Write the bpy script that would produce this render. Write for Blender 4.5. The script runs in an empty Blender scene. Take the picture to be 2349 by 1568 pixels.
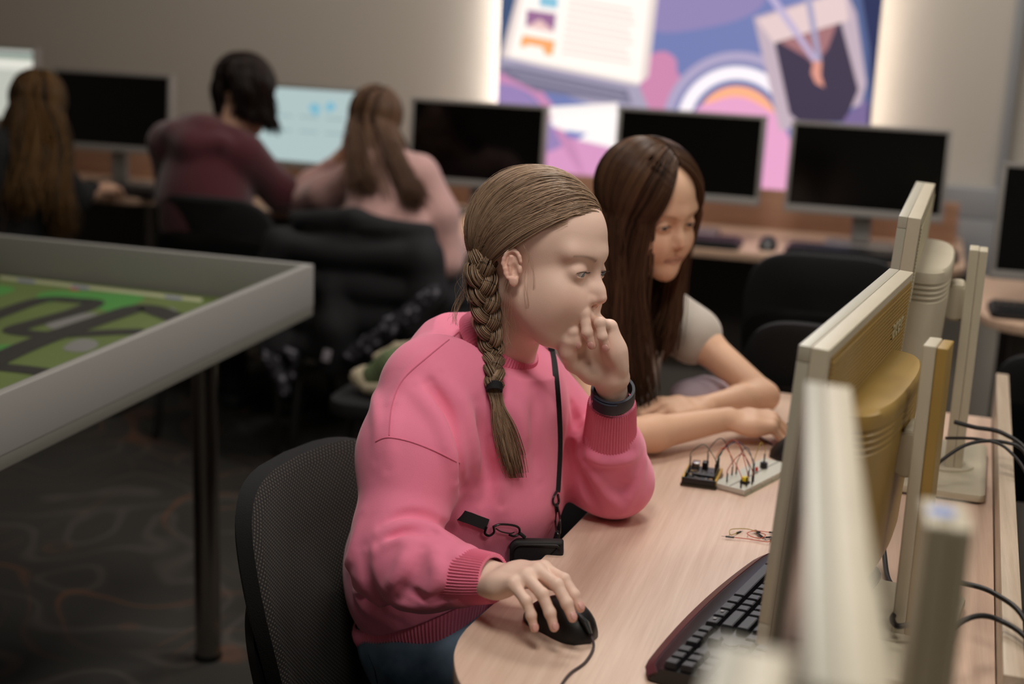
import bpy, bmesh, math, random
import numpy as np
from mathutils import Vector, Matrix, Euler
import openvdb as vdb
SC = bpy.context.scene
COL = SC.collection
# ---------------------------------------------------------------- camera
CF, CP, CR, CY, CH = 3262.0, math.radians(13.9), math.radians(2.3), math.radians(15.5), 1.49
_fw = Vector((-math.sin(CY)*math.cos(CP), math.cos(CY)*math.cos(CP), -math.sin(CP)))
_ri = Vector((math.cos(CY), math.sin(CY), 0)); _up = _ri.cross(_fw)
C_R = _ri*math.cos(CR)+_up*math.sin(CR); C_U = _up*math.cos(CR)-_ri*math.sin(CR); C_F = _fw
C_O = Vector((0, 0, CH))
def ray(px, py): return C_F+C_R*((px-1174.5)/CF)-C_U*((py-784)/CF)
def az(px, py, z):
    d = ray(px, py); return C_O+d*((z-CH)/d.z)
def ay(px, py, y):
    d = ray(px, py); return C_O+d*(y/d.y)
cam = bpy.data.objects.new('camera', bpy.data.cameras.new('camera')); COL.objects.link(cam)
cam.data.sensor_width = 36; cam.data.lens = CF/2349*36; cam.data.clip_start = .02
cam.matrix_world = Matrix(((C_R.x, C_U.x, -C_F.x, C_O.x), (C_R.y, C_U.y, -C_F.y, C_O.y), (C_R.z, C_U.z, -C_F.z, C_O.z), (0, 0, 0, 1)))
cam.data.dof.use_dof = True; cam.data.dof.focus_distance = 1.86; cam.data.dof.aperture_fstop = 2.6
SC.camera = cam
SC.view_settings.view_transform = 'Standard'; SC.view_settings.look = 'None'
SC.view_settings.gamma = 1; SC.view_settings.use_curve_mapping = False
SC.view_settings.exposure = 0.92
# ---------------------------------------------------------------- world and lamps
wd = bpy.data.worlds.new('world'); SC.world = wd; wd.use_nodes = True
wd.node_tree.nodes['Background'].inputs[0].default_value = (.9, .85, .8, 1); wd.node_tree.nodes['Background'].inputs[1].default_value = .03
LAMPS = [  # ceiling luminaires: x, y, size x, size y, watts, colour
    (-.35, 2.9, .6, .6, 9, (1, .955, .90)), (-.35, 1.0, .6, .6, 9, (1, .955, .90)), (-.4, 4.3, .6, .6, 9, (1, .955, .90)),
    (-2.2, 4.1, .6, .6, 2.5, (1, .955, .90)), (1.4, 2.6, .6, .6, 7, (1, .955, .90)), (1.3, .6, .6, .6, 6, (1, .95, .9))]
for i, (x, y, sx, sy, w, c) in enumerate(LAMPS):
    l = bpy.data.lights.new('ceiling_lamp_light', 'AREA'); l.shape = 'RECTANGLE'; l.size = sx; l.size_y = sy; l.energy = w; l.color = c
    o = bpy.data.objects.new('ceiling_lamp_light', l); COL.objects.link(o); o.location = (x, y, 2.74)
# ---------------------------------------------------------------- materials
def lin(c):
    if isinstance(c, str): c = [int(c[i:i+2], 16)/255 for i in (0, 2, 4)]
    return tuple((v/12.92 if v <= .04045 else ((v+.055)/1.055)**2.4) for v in c)+(1,)
_M = {}
def mat(name, col='808080', rough=.5, metal=0, spec=.5, bump=0, bscale=200, noise=0, nscale=8, sss=0, emit=0, ecol=None, coat=0, sheen=0, alpha=1, trans=0, attr=None, stretch=None):
    if name in _M: return _M[name]
    m = bpy.data.materials.new(name); m.use_nodes = True; nt = m.node_tree; b = nt.nodes['Principled BSDF']
    b.inputs['Base Color'].default_value = lin(col); b.inputs['Roughness'].default_value = rough; b.inputs['Metallic'].default_value = metal
    b.inputs['Specular IOR Level'].default_value = spec; b.inputs['Coat Weight'].default_value = coat; b.inputs['Sheen Weight'].default_value = sheen
    b.inputs['Transmission Weight'].default_value = trans
    if sss:
        b.inputs['Subsurface Weight'].default_value = sss; b.inputs['Subsurface Radius'].default_value = (1, .35, .2); b.inputs['Subsurface Scale'].default_value = .006
    if emit:
        b.inputs['Emission Color'].default_value = lin(ecol or col); b.inputs['Emission Strength'].default_value = emit
    tc = nt.nodes.new('ShaderNodeTexCoord'); src = tc.outputs['Object']
    if stretch:
        mp = nt.nodes.new('ShaderNodeMapping'); mp.inputs['Scale'].default_value = stretch; nt.links.new(src, mp.inputs[0]); src = mp.outputs[0]
    colsock = None
    if attr:
        a = nt.nodes.new('ShaderNodeVertexColor'); a.layer_name = attr; colsock = a.outputs[0]; nt.links.new(colsock, b.inputs['Base Color'])
    if noise:
        n = nt.nodes.new('ShaderNodeTexNoise'); n.inputs['Scale'].default_value = nscale; n.inputs['Detail'].default_value = 5; nt.links.new(src, n.inputs['Vector'])
        hs = nt.nodes.new('ShaderNodeHueSaturation'); mr = nt.nodes.new('ShaderNodeMapRange')
        mr.inputs[1].default_value = .3; mr.inputs[2].default_value = .7
        mr.inputs[3].default_value = 1-noise; mr.inputs[4].default_value = 1+noise
        nt.links.new(n.outputs[0], mr.inputs[0]); nt.links.new(mr.outputs[0], hs.inputs['Value'])
        if colsock: nt.links.new(colsock, hs.inputs['Color'])
        else: hs.inputs['Color'].default_value = lin(col)
        nt.links.new(hs.outputs[0], b.inputs['Base Color'])
    if bump:
        n = nt.nodes.new('ShaderNodeTexNoise'); n.inputs['Scale'].default_value = bscale; n.inputs['Detail'].default_value = 3; nt.links.new(src, n.inputs['Vector'])
        bp = nt.nodes.new('ShaderNodeBump'); bp.inputs['Strength'].default_value = bump; bp.inputs['Distance'].default_value = .002
        nt.links.new(n.outputs[0], bp.inputs['Height']); nt.links.new(bp.outputs[0], b.inputs['Normal'])
    _M[name] = m; return m
def nodes(name, rough=.5):
    m = mat(name, rough=rough); return m, m.node_tree, m.node_tree.nodes['Principled BSDF'], m.node_tree.nodes['Texture Coordinate']
def math_n(nt, op, a, b=None, c=None):
    n = nt.nodes.new('ShaderNodeMath'); n.operation = op
    for i, v in enumerate((a, b, c)):
        if v is None: continue
        if isinstance(v, (int, float)): n.inputs[i].default_value = v
        else: nt.links.new(v, n.inputs[i])
    return n.outputs[0]
def mixc(nt, f, a, b):
    n = nt.nodes.new('ShaderNodeMix'); n.data_type = 'RGBA'
    if isinstance(f, (int, float)): n.inputs[0].default_value = f
    else: nt.links.new(f, n.inputs[0])
    for i, v in ((6, a), (7, b)):
        if isinstance(v, (str, tuple)): n.inputs[i].default_value = lin(v)
        else: nt.links.new(v, n.inputs[i])
    return n.outputs[2]
# pale laminate with fine grain running along Y
def laminate(name, c1, c2, axis=1, rough=.42):
    m, nt, b, tc = nodes(name, rough)
    mp = nt.nodes.new('ShaderNodeMapping'); s = [60, 60, 60]; s[axis] = 2.2; mp.inputs['Scale'].default_value = s
    nt.links.new(tc.outputs['Object'], mp.inputs[0])
    n = nt.nodes.new('ShaderNodeTexNoise'); n.inputs['Scale'].default_value = 1.4; n.inputs['Detail'].default_value = 8; n.inputs['Roughness'].default_value = .7
    nt.links.new(mp.outputs[0], n.inputs['Vector'])
    r = nt.nodes.new('ShaderNodeValToRGB'); r.color_ramp.elements[0].position = .36; r.color_ramp.elements[1].position = .66
    r.color_ramp.elements[0].color = lin(c2); r.color_ramp.elements[1].color = lin(c1)
    nt.links.new(n.outputs[0], r.inputs[0]); nt.links.new(r.outputs[0], b.inputs['Base Color']); return m
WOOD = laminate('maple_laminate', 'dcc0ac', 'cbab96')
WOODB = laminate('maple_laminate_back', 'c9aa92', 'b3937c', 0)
EDGE = mat('beige_edge_band', 'b9a084', .45)
BLACKP = mat('black_plastic', '0c0b0c', .42, bump=.08, bscale=900)
DARKM = mat('dark_metal', '3a3838', .4, metal=.7)
CREAM = mat('cream_plastic', 'b9b09a', .38, noise=.04, nscale=14, bump=.05, bscale=600)
OCHRE = mat('warm_lit_plastic', '9c7e40', .42, noise=.10, nscale=5)  # cream plastic with the warm reflected light put into its base colour
SILV = mat('silver_plastic', '8c8884', .35)
SCRB = mat('black_glass_screen', '040404', .12, spec=.35)
CHROME = mat('chrome', 'a8a29c', .16, metal=1)
# ---------------------------------------------------------------- object helpers
def link(name, me, m, parent=None, smooth=True):
    o = bpy.data.objects.new(name, me); COL.objects.link(o)
    if m is not None:
        for x in (m if isinstance(m, (list, tuple)) else [m]): me.materials.append(x)
    if smooth: me.shade_smooth()
    if parent is not None:
        o.parent = parent; o.matrix_parent_inverse = parent.matrix_world.inverted()
    return o
def tag(o, label=None, cat=None, group=None, kind=None):
    if label: o['label'] = label
    if cat: o['category'] = cat
    if group: o['group'] = group
    if kind: o['kind'] = kind
    return o
def empty(name, loc, label=None, cat=None, group=None, rz=0):
    o = bpy.data.objects.new(name, None); COL.objects.link(o); o.location = loc; o.rotation_euler = (0, 0, rz); o.empty_display_size = .05
    o.matrix_world = Matrix.Translation(Vector(loc))@Matrix.Rotation(rz, 4, 'Z')
    return tag(o, label, cat, group)
def TR(loc=(0, 0, 0), rot=(0, 0, 0)): return Matrix.Translation(Vector(loc))@Euler(rot).to_matrix().to_4x4()
class MB:
    def __init__(s): s.bm = bmesh.new(); s.mi = 0
    def _add(s, tmp, M, bev=0, seg=2, mi=None):
        if bev:
            bmesh.ops.bevel(tmp, geom=tmp.edges[:], offset=bev, segments=seg, affect='EDGES', profile=.6)
        if M is not None: bmesh.ops.transform(tmp, matrix=M, verts=tmp.verts)
        if mi is not None:
            for f in tmp.faces: f.material_index = mi
        me = bpy.data.meshes.new('t'); tmp.to_mesh(me); tmp.free(); s.bm.from_mesh(me); bpy.data.meshes.remove(me); return s
    def box(s, x0, x1, y0, y1, z0, z1, M=None, bev=0, seg=2, mi=None):
        t = bmesh.new(); bmesh.ops.create_cube(t, size=1)
        bmesh.ops.transform(t, matrix=Matrix.Translation(((x0+x1)/2, (y0+y1)/2, (z0+z1)/2))@Matrix.Diagonal((x1-x0, y1-y0, z1-z0, 1)), verts=t.verts)
        return s._add(t, M, bev, seg, mi)
    def prism(s, pts, z0, z1, M=None, bev=0, seg=2, mi=None):
        t = bmesh.new(); lo = [t.verts.new((x, y, z0)) for x, y in pts]; hi = [t.verts.new((x, y, z1)) for x, y in pts]; n = len(pts)
        fb = t.faces.new(lo[::-1]); ft = t.faces.new(hi)
        for i in range(n): t.faces.new((lo[i], lo[(i+1) % n], hi[(i+1) % n], hi[i]))
        bmesh.ops.recalc_face_normals(t, faces=t.faces)
        if bev:
            ee = list(set(fb.edges[:]+ft.edges[:])); bmesh.ops.bevel(t, geom=ee, offset=bev, segments=seg, affect='EDGES', profile=.6)
        return s._add(t, M, 0, 2, mi)
    def cyl(s, r, z0, z1, M=None, n=24, r2=None, bev=0, mi=None):
        t = bmesh.new(); bmesh.ops.create_cone(t, cap_ends=True, segments=n, radius1=r, radius2=r if r2 is None else r2, depth=z1-z0)
        bmesh.ops.transform(t, matrix=Matrix.Translation((0, 0, (z0+z1)/2)), verts=t.verts)
        if bev:
            ee = [e for e in t.edges if len([f for f in e.link_faces if len(f.verts) > 4]) == 1]; bmesh.ops.bevel(t, geom=ee, offset=bev, segments=2, affect='EDGES')
        return s._add(t, M, 0, 2, mi)
    def sph(s, r, M=None, n=16, mi=None):
        t = bmesh.new(); bmesh.ops.create_uvsphere(t, u_segments=n, v_segments=n//2+2, radius=r); return s._add(t, M, 0, 2, mi)
    def tube(s, pts, r, n=8, cap=True, flat=None, mi=None):
        pts = [Vector(p) for p in pts]; rs = r if isinstance(r, (list, tuple)) else [r]*len(pts)
        t = bmesh.new(); rings = []; up = None
        for i, p in enumerate(pts):
            d = (pts[min(i+1, len(pts)-1)]-pts[max(i-1, 0)]).normalized()
            if up is None: up = d.orthogonal().normalized()
            up = (up-d*up.dot(d)).normalized(); w = d.cross(up)
            fa = flat or (1, 1)
            rings.append([t.verts.new(p+(up*math.cos(2*math.pi*k/n)*fa[0]+w*math.sin(2*math.pi*k/n)*fa[1])*rs[i]) for k in range(n)])
        for a, b in zip(rings, rings[1:]):
            for k in range(n): t.faces.new((a[k], a[(k+1) % n], b[(k+1) % n], b[k]))
        if cap: t.faces.new(rings[0][::-1]); t.faces.new(rings[-1])
        bmesh.ops.recalc_face_normals(t, faces=t.faces)
        return s._add(t, None, 0, 2, mi)
    def rings(s, rings, closed=True, cap=True, mi=None):
        t = bmesh.new(); R = [[t.verts.new(p) for p in r] for r in rings]; n = len(R[0])
        for a, b in zip(R, R[1:]):
            for k in range(n if closed else n-1): t.faces.new((a[k], a[(k+1) % n], b[(k+1) % n], b[k]))
        if cap and closed: t.faces.new(R[0][::-1]); t.faces.new(R[-1])
        bmesh.ops.recalc_face_normals(t, faces=t.faces)
        return s._add(t, None, 0, 2, mi)
    def build(s, name, m, parent=None, smooth=True, auto=True, M=None):
        if M is not None: bmesh.ops.transform(s.bm, matrix=M, verts=s.bm.verts)
        me = bpy.data.meshes.new(name); s.bm.to_mesh(me); s.bm.free()
        o = link(name, me, m, None, smooth)
        if smooth and auto: me.set_sharp_from_angle(angle=math.radians(38))
        if parent is not None: o.parent = parent  # geometry is in the parent's own frame
        return o
def spline(pts, n=8, closed=False):
    P = [Vector(p) for p in pts]; out = []; N = len(P)
    for i in range(N if closed else N-1):
        g = lambda k: P[k % N] if closed else P[max(0, min(N-1, k))]
        a, b, c, d = g(i-1), g(i), g(i+1), g(i+2)
        for j in range(n):
            t = j/n; out.append(.5*((2*b)+(c-a)*t+(2*a-5*b+4*c-d)*t*t+(3*b-a-3*c+d)*t**3))
    if not closed: out.append(P[-1])
    return out
def rrect(x0, x1, y0, y1, rs, n=8):
    if not isinstance(rs, (list, tuple)): rs = [rs]*4
    out = []
    for (cx, cy, r, a0) in ((x1-rs[0], y1-rs[0], rs[0], 0), (x0+rs[1], y1-rs[1], rs[1], 90), (x0+rs[2], y0+rs[2], rs[2], 180), (x1-rs[3], y0+rs[3], rs[3], 270)):
        for k in range(n+1 if r > 0 else 1):
            a = math.radians(a0+90*k/n) if r > 0 else 0; out.append((cx+r*math.cos(a), cy+r*math.sin(a)))
    return out
def copy_tree(o, parent=None):
    c = o.copy(); COL.objects.link(c)
    if parent is not None: c.parent = parent
    for ch in [x for x in COL.objects if x.parent == o]: copy_tree(ch, c)
    return c
random.seed(4)
# ================================================================ THE ROOM
X0, X1, Y0, Y1, ZC = -4.6, 2.6, -1.8, 5.12, 2.8
m, nt, b, tc = nodes('patterned_carpet', .95)
nz = nt.nodes.new('ShaderNodeTexNoise'); nz.inputs['Scale'].default_value = 1.5; nz.inputs['Detail'].default_value = 1.5; nt.links.new(tc.outputs['Object'], nz.inputs[0])
def contour(src, freq, w, off=0):
    v = math_n(nt, 'FRACT', math_n(nt, 'MULTIPLY_ADD', src, freq, off)); v = math_n(nt, 'ABSOLUTE', math_n(nt, 'SUBTRACT', v, .5))
    mr = nt.nodes.new('ShaderNodeMapRange'); mr.inputs[1].default_value = 0; mr.inputs[2].default_value = w; mr.inputs[3].default_value = 1; mr.inputs[4].default_value = 0; nt.links.new(v, mr.inputs[0]); return mr.outputs[0]
nz2 = nt.nodes.new('ShaderNodeTexNoise'); nz2.inputs['Scale'].default_value = 1.1; nz2.inputs['Detail'].default_value = 2
mp = nt.nodes.new('ShaderNodeMapping'); mp.inputs['Location'].default_value = (5, 3, 1); nt.links.new(tc.outputs['Object'], mp.inputs[0]); nt.links.new(mp.outputs[0], nz2.inputs[0])
nz3 = nt.nodes.new('ShaderNodeTexNoise'); nz3.inputs['Scale'].default_value = 2.3; nt.links.new(tc.outputs['Object'], nz3.inputs[0])
mask = nt.nodes.new('ShaderNodeMapRange'); mask.inputs[1].default_value = .42; mask.inputs[2].default_value = .62; nt.links.new(nz3.outputs[0], mask.inputs[0])
l1 = contour(nz.outputs[0], 16, .13); l2 = contour(nz2.outputs[0], 19, .10, .3)
base = mixc(nt, nz2.outputs[0], '36342f', '282623')
c1 = mixc(nt, math_n(nt, 'MULTIPLY', l1, .3), base, '6c5f58')
c2 = mixc(nt, math_n(nt, 'MULTIPLY', math_n(nt, 'MULTIPLY', l2, mask.outputs[0]), .55), c1, '7a4c32')
nt.links.new(c2, b.inputs['Base Color'])
tag(MB().box(X0, X1, Y0, Y1, -.05, 0).build('floor', m, smooth=False), kind='structure')
WALL = mat('warm_grey_wall', 'b3aca2', .85, bump=.06, bscale=60)
tag(MB().box(X0-.1, X1+.1, Y1, Y1+.12, 0, ZC).build('wall_back', WALL, smooth=False), kind='structure')
tag(MB().box(X0-.12, X0, Y0, Y1, 0, ZC).build('wall_left', WALL, smooth=False), kind='structure')
tag(MB().box(X1, X1+.12, Y0, Y1, 0, ZC).build('wall_right', WALL, smooth=False), kind='structure')
tag(MB().box(X0-.1, X1+.1, Y0-.12, Y0, 0, ZC).build('wall_front', WALL, smooth=False), kind='structure')
tag(MB().box(X0-.1, X1+.1, Y0-.1, Y1+.1, ZC, ZC+.1).build('ceiling', mat('white_ceiling', 'd8d4cc', .9), smooth=False), kind='structure')
for i, (x, y, sx, sy, w, c) in enumerate(LAMPS):
    e = empty('ceiling_lamp', (x, y, ZC), 'square white flush ceiling lamp over '+['the second student and the far cream monitor', 'the near end of the workstation desk', 'the desks beside the lit panel', 'the grey robot table', 'the side desk with the black screen', 'the computer case behind the divider'][i], 'lamp', 'square ceiling lamps')
    MB().box(-sx/2-.02, sx/2+.02, -sy/2-.02, sy/2+.02, -.05, 0, bev=.004).build('lamp_housing', mat('white_metal', 'e2e0dc', .5), e)
    MB().box(-sx/2, sx/2, -sy/2, sy/2, -.052, -.0505).build('diffuser', mat('lamp_diffuser', 'f4f0ea', .6, emit=.35+w*.12, ecol='fff0dc'), e)
# cable trunking on the back wall, right of the lit panel
TRUNK = mat('grey_trunking', '8d8e90', .5)
tag(MB().box(.268, .30, Y1-.04, Y1, .9, ZC, bev=.003).build('trim_1', TRUNK), kind='structure')
tag(MB().box(.06, 1.6, Y1-.09, Y1, .80, .90, bev=.004).box(.06, 1.6, Y1-.10, Y1, .60, .797, bev=.004).build('trim_2', TRUNK), kind='structure')
# ================================================================ LIT WALL PANEL
BY = 4.985; BX0, BX1 = ay(1144, 120, BY).x, ay(2012, 130, BY).x
art = empty('backlit_wall_panel', (0, 0, 0), 'large backlit wall panel with pastel picture of laptop, rainbow arcs and tablet', 'sign')
def em(name, col, s=1.0): return mat('panel_'+name, '101010', .4, emit=s*.64, ecol=col)
MB().box(BX0, BX1, BY, BY+.05, .72, 2.62).build('light_box', mat('panel_frame_grey', '55565c', .5), art, smooth=False)
MB().box(BX0+.002, BX0+.020, BY+.0505, BY+.054, .74, 2.6).build('edge_light', mat('edge_glow_a', 'ffffff', .5, emit=30, ecol='fff6ee'), art, smooth=False)
MB().box(BX1-.020, BX1-.002, BY+.0505, BY+.054, .74, 2.6).build('edge_light', mat('edge_glow_b', 'ffffff', .5, emit=11, ecol='fff0e2'), art, smooth=False)
_lay = [0]
def shape(name, pxs, col, s=1.0, sm=0):
    _lay[0] += 1; y = BY-.0004*_lay[0]; bm = bmesh.new(); P = [ay(u, v, BY) for u, v in pxs]
    if sm: P = spline([(p.x, 0, p.z) for p in P], sm, True)
    vs = [bm.verts.new((min(max(p.x, BX0+.001), BX1-.001), y, max(p.z, .73))) for p in P]
    f = bm.faces.new(vs)
    if f.calc_center_median().y > 0:
        f.normal_update()
        if f.normal.y > 0: f.normal_flip()
    bmesh.ops.triangulate(bm, faces=bm.faces)
    me = bpy.data.meshes.new(name); bm.to_mesh(me); bm.free(); return link(name, me, em(col+str(int(s*100)), col, s), art, False)
def arc(name, cx, cy, r0, r1, a0, a1, col, s=1.0):
    n = 28; A = [math.radians(a0+(a1-a0)*k/n) for k in range(n+1)]
    shape(name, [(cx+r1*math.cos(a), cy-r1*math.sin(a)) for a in A]+[(cx+r0*math.cos(a), cy-r0*math.sin(a)) for a in A[::-1]], col, s)
def face_rect(x0, x1, z0, z1, nm, col, s):
    P = [(x0, z0), (x1, z0), (x1, z1), (x0, z1)]; bm = bmesh.new(); _lay[0] += 1; y = BY-.0004*_lay[0]
    bm.faces.new([bm.verts.new((x, y, z)) for x, z in P]); me = bpy.data.meshes.new(nm); bm.to_mesh(me); bm.free(); link(nm, me, em(col, col, s), art, False)
face_rect(BX0+.001, BX1-.001, .73, 2.61, 'picture_ground', '7d88c0', .72)
shape('blue_edge', [(1138, -20), (1190, -20), (1160, 150), (1136, 330)], '44587c', .8)
shape('lower_cloud', [(1130, 330), (1255, 290), (1300, 340), (1345, 260), (1470, 230), (1540, 240), (1700, 240), (1780, 300), (1830, 500), (1100, 520)], 'e2a0cc', .78, 4)
shape('violet_cloud', [(1139, 190), (1160, 180), (1210, 215), (1250, 260), (1300, 330), (1130, 360)], 'a890c8', .7, 4)
shape('pink_rim', [(1139, 172), (1170, 165), (1230, 195), (1300, 290), (1340, 400), (1300, 350), (1240, 240), (1190, 200), (1139, 188)], 'd694c0', .75, 4)
shape('pink_cloud', [(1470, 250), (1485, 140), (1520, 118), (1550, 135), (1556, 170), (1590, 190), (1600, 230), (1560, 270)], 'da90b8', .75, 5)
shape('lilac_sky', [(1495, -20), (1735, -20), (1735, 25), (1640, 60), (1500, 70)], '9d8fc2', .72, 5)
arc('rainbow_outer', 1692, 290, 150, 172, 0, 180, 'b9aed0', .75)
arc('rainbow_blue', 1692, 290, 138, 150, 0, 180, '8c90c0', .7)
arc('rainbow_white', 1690, 290, 108, 138, 0, 180, 'f4eaf0', .95)
arc('rainbow_navy', 1690, 290, 92, 108, 0, 180, '7682b8', .7)
arc('rainbow_orange', 1690, 292, 70, 95, 0, 180, 'f8ac82', .95)
arc('rainbow_core', 1690, 300, 2, 70, 0, 180, '5f86c0', .75)
shape('rosy_cloud', [(1590, 270), (1640, 232), (1700, 222), (1760, 250), (1800, 290), (1830, 450), (1600, 450)], 'eaa6cc', .85, 5)
shape('laptop_lid', [(1192, -30), (1512, -30), (1488, 175), (1460, 200), (1150, 130)], 'e2d2cc', .9)
shape('laptop_screen', [(1205, -30), (1495, -30), (1470, 190), (1168, 128)], 'f6ece4', 1.0)
shape('picture_tile', [(1210, 22), (1277, 32), (1272, 72), (1207, 62)], 'a0709a', .8)
shape('picture_tile', [(1207, 62), (1240, 44), (1272, 72), (1272, 76)], 'eac4c0', .9)
shape('blue_tile', [(1240, -10), (1282, -6), (1280, 20), (1238, 14)], '8cc4dc', .85)
shape('orange_tile', [(1200, 80), (1275, 94), (1268, 128), (1250, 124), (1246, 108), (1212, 102), (1206, 108), (1194, 106)], 'ffa468', .95)
for k in range(9):
    y = -4+k*15; shape('text_row', [(1308-k*2.2, y), (1450-k*1.5+(k % 3)*6, y+26), (1449-k*1.5+(k % 3)*6, y+31), (1307-k*2.2, y+5)], 'dccac4', .92)
shape('laptop_deck', [(1150, 132), (1468, 196), (1490, 250), (1490, 262), (1420, 262), (1145, 160)], 'b4acc4', .75)
shape('laptop_keys', [(1148, 148), (1190, 152), (1440, 205), (1452, 238), (1230, 208), (1160, 172)], '8d88a4', .6)
shape('key_glint', [(1170, 158), (1430, 212), (1431, 215), (1171, 161)], 'b8b2c6', .7)
shape('key_glint', [(1190, 176), (1440, 226), (1441, 229), (1191, 179)], 'b8b2c6', .7)
shape('phone', [(1262, 245), (1420, 235), (1405, 330), (1270, 290)], 'f6ece8', .95)
shape('white_sheet', [(1262, 280), (1290, 262), (1440, 250), (1415, 340), (1330, 320)], 'f8f0ee', .95)
shape('blue_mark', [(1300, 298), (1350, 305), (1330, 318), (1300, 312)], '7a86c4', .8)
shape('navy_edge', [(1965, -20), (2040, -20), (2010, 300), (1990, 300), (1990, 180), (1975, 60)], '26305c', .75)
shape('slate_edge', [(1940, -20), (1975, -20), (1995, 110), (1998, 230), (1980, 290), (1960, 300)], '5c6c9c', .7)
shape('tablet', [(1730, 40), (1940, -25), (1965, 30), (1988, 190), (1975, 240), (1790, 300)], 'c4b0bc', .85)
shape('tablet_top', [(1738, 45), (1938, -20), (1948, 45), (1790, 120)], 'e6cccb', .85)
shape('tablet_screen', [(1778, 98), (1930, 52), (1970, 205), (1940, 280), (1835, 280), (1812, 260)], '4a3f58', .62)
shape('screen_glow', [(1790, 96), (1920, 56), (1900, 110), (1870, 150), (1850, 130)], 'b47c80', .7)
shape('ribbon', [(1752, -20), (1772, -20), (1880, 140), (1872, 150)], 'c4b6d8', .8)
shape('ribbon', [(1845, -20), (1860, -20), (1886, 140), (1874, 140)], 'a8a4c4', .8)
shape('brush_tip', [(1866, 140), (1886, 140), (1884, 172), (1892, 200), (1872, 190), (1862, 168)], 'e29a88', .85)
shape('corner_cloud', [(1920, 300), (1945, 262), (1975, 238), (1992, 225), (1990, 300)], '8672a4', .7)
# ================================================================ BACK ROW: desks, screens, keyboards
def desk(x0, x1, y0, y1, z, rs, label, M, legs, name='desk', panel=None):
    e = empty(name, (0, 0, 0), label, 'desk')
    MB().prism(rrect(x0, x1, y0, y1, rs), z-.025, z, bev=.003).build('desktop', [M], e)
    for lx, ly in legs:
        l = MB().box(lx-.025, lx+.025, ly-.02, ly+.02, .03, z-.025, bev=.004); l.box(lx-.03, lx+.03, ly-.26, ly+.26, 0, .035, bev=.008); l.build('leg', mat('grey_leg', '77736f', .4, metal=.5), e)
    if panel:
        MB().box(*panel, bev=.002).build('modesty_panel', mat('grey_panel', '4a4644', .6), e)
    return e
ZB = .73
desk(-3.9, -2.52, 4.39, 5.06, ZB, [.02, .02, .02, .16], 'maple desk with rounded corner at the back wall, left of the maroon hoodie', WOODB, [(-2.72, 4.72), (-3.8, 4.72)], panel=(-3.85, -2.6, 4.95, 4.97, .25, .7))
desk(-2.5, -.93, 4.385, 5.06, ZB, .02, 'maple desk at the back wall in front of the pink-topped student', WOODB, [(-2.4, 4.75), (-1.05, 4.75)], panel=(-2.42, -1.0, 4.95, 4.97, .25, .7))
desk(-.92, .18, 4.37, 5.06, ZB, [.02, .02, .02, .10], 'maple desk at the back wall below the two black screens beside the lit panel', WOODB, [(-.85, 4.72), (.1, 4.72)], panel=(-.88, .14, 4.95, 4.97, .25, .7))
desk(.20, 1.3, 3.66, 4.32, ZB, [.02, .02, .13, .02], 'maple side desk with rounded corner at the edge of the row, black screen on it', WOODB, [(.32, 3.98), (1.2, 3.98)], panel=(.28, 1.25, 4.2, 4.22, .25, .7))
for (x0, x1, lab) in ((-3.9, -2.6, 'low wooden upstand board behind the desk by the hooded student'), (-2.45, -.97, 'low wooden upstand board behind the middle desk at the back wall'), (-.88, .155, 'low wooden upstand board behind the desk below the lit panel')):
    tag(MB().box(x0, x1, 4.88, 4.90, ZB, .865, bev=.002).build('upstand_board', laminate('upstand_laminate', 'b48c72', '9c765e', 0)), lab, 'board')
def back_monitor(x0, x1, ztop, yaw, label, lit=None, y=4.6, sh=.25, tilt=5):
    w = x1-x0; e = empty('monitor', ((x0+x1)/2, y, ZB), label, 'monitor', rz=yaw)
    zt = ztop-ZB; T = Matrix.Translation((0, 0, zt))@Matrix.Rotation(math.radians(-tilt), 4, 'X')@Matrix.Translation((0, 0, -zt))
    b = .012; f = MB()
    f.box(-w/2-b, w/2+b, .008, .035, zt-sh-.024, zt+b, M=T, bev=.004); f.build('housing', SILV, e)
    g = MB(); g.box(-w/2-b, w/2+b, -.002, .008, zt, zt+b, M=T, bev=.002).box(-w/2-b, w/2+b, -.002, .008, zt-sh-.024, zt-sh, M=T, bev=.002)
    g.box(-w/2-b, -w/2, -.002, .008, zt-sh, zt, M=T, bev=.002).box(w/2, w/2+b, -.002, .008, zt-sh, zt, M=T, bev=.002).build('bezel', SILV, e)
    scr = MB().box(-w/2, w/2, .004, .0085, zt-sh, zt, M=T).build('screen', lit or SCRB, e, smooth=False)
    MB().box(-.03, .03, .03, .06, .02, zt-sh/2, bev=.004).build('stand_neck', SILV, e)
    MB().prism(rrect(-.11, .11, -.06, .11, .03), 0, .016, bev=.003).build('stand_base', SILV, e)
    return e, T, zt, w
_c = mat('screen_teal', '000000', .2, emit=.37, ecol='cfe6e6')
_w = mat('screen_white', '000000', .2, emit=.37, ecol='dde0d4')
e0, T0, _z, _w2 = back_monitor(-3.60, -3.13, 1.205, 0, 'lit white computer screen at the far end of the back row', _w)
MB().box(-.235, .235, .002, .0035, .448, .456, M=T0).build('toolbar', mat('toolbar_green', '000000', .3, emit=.3, ecol='4f8f6a'), e0)
MB().box(-.235, .235, .002, .0035, .457, .464, M=T0).build('toolbar', mat('toolbar_grey', '000000', .3, emit=.3, ecol='a9b0b4'), e0)
MB().box(-.10, .235, .002, .0035, .405, .44, M=T0).build('page_header', mat('page_pale', '000000', .3, emit=.48, ecol='eceadf'), e0)
back_monitor(-3.035, -2.585, 1.137, math.radians(1), 'black switched-off screen left of the student in the maroon hoodie')
e, T, zt, w = back_monitor(-2.235, -1.79, 1.128, math.radians(-2), 'lit pale blue screen between the maroon hoodie and the long-haired student', _c)
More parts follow.
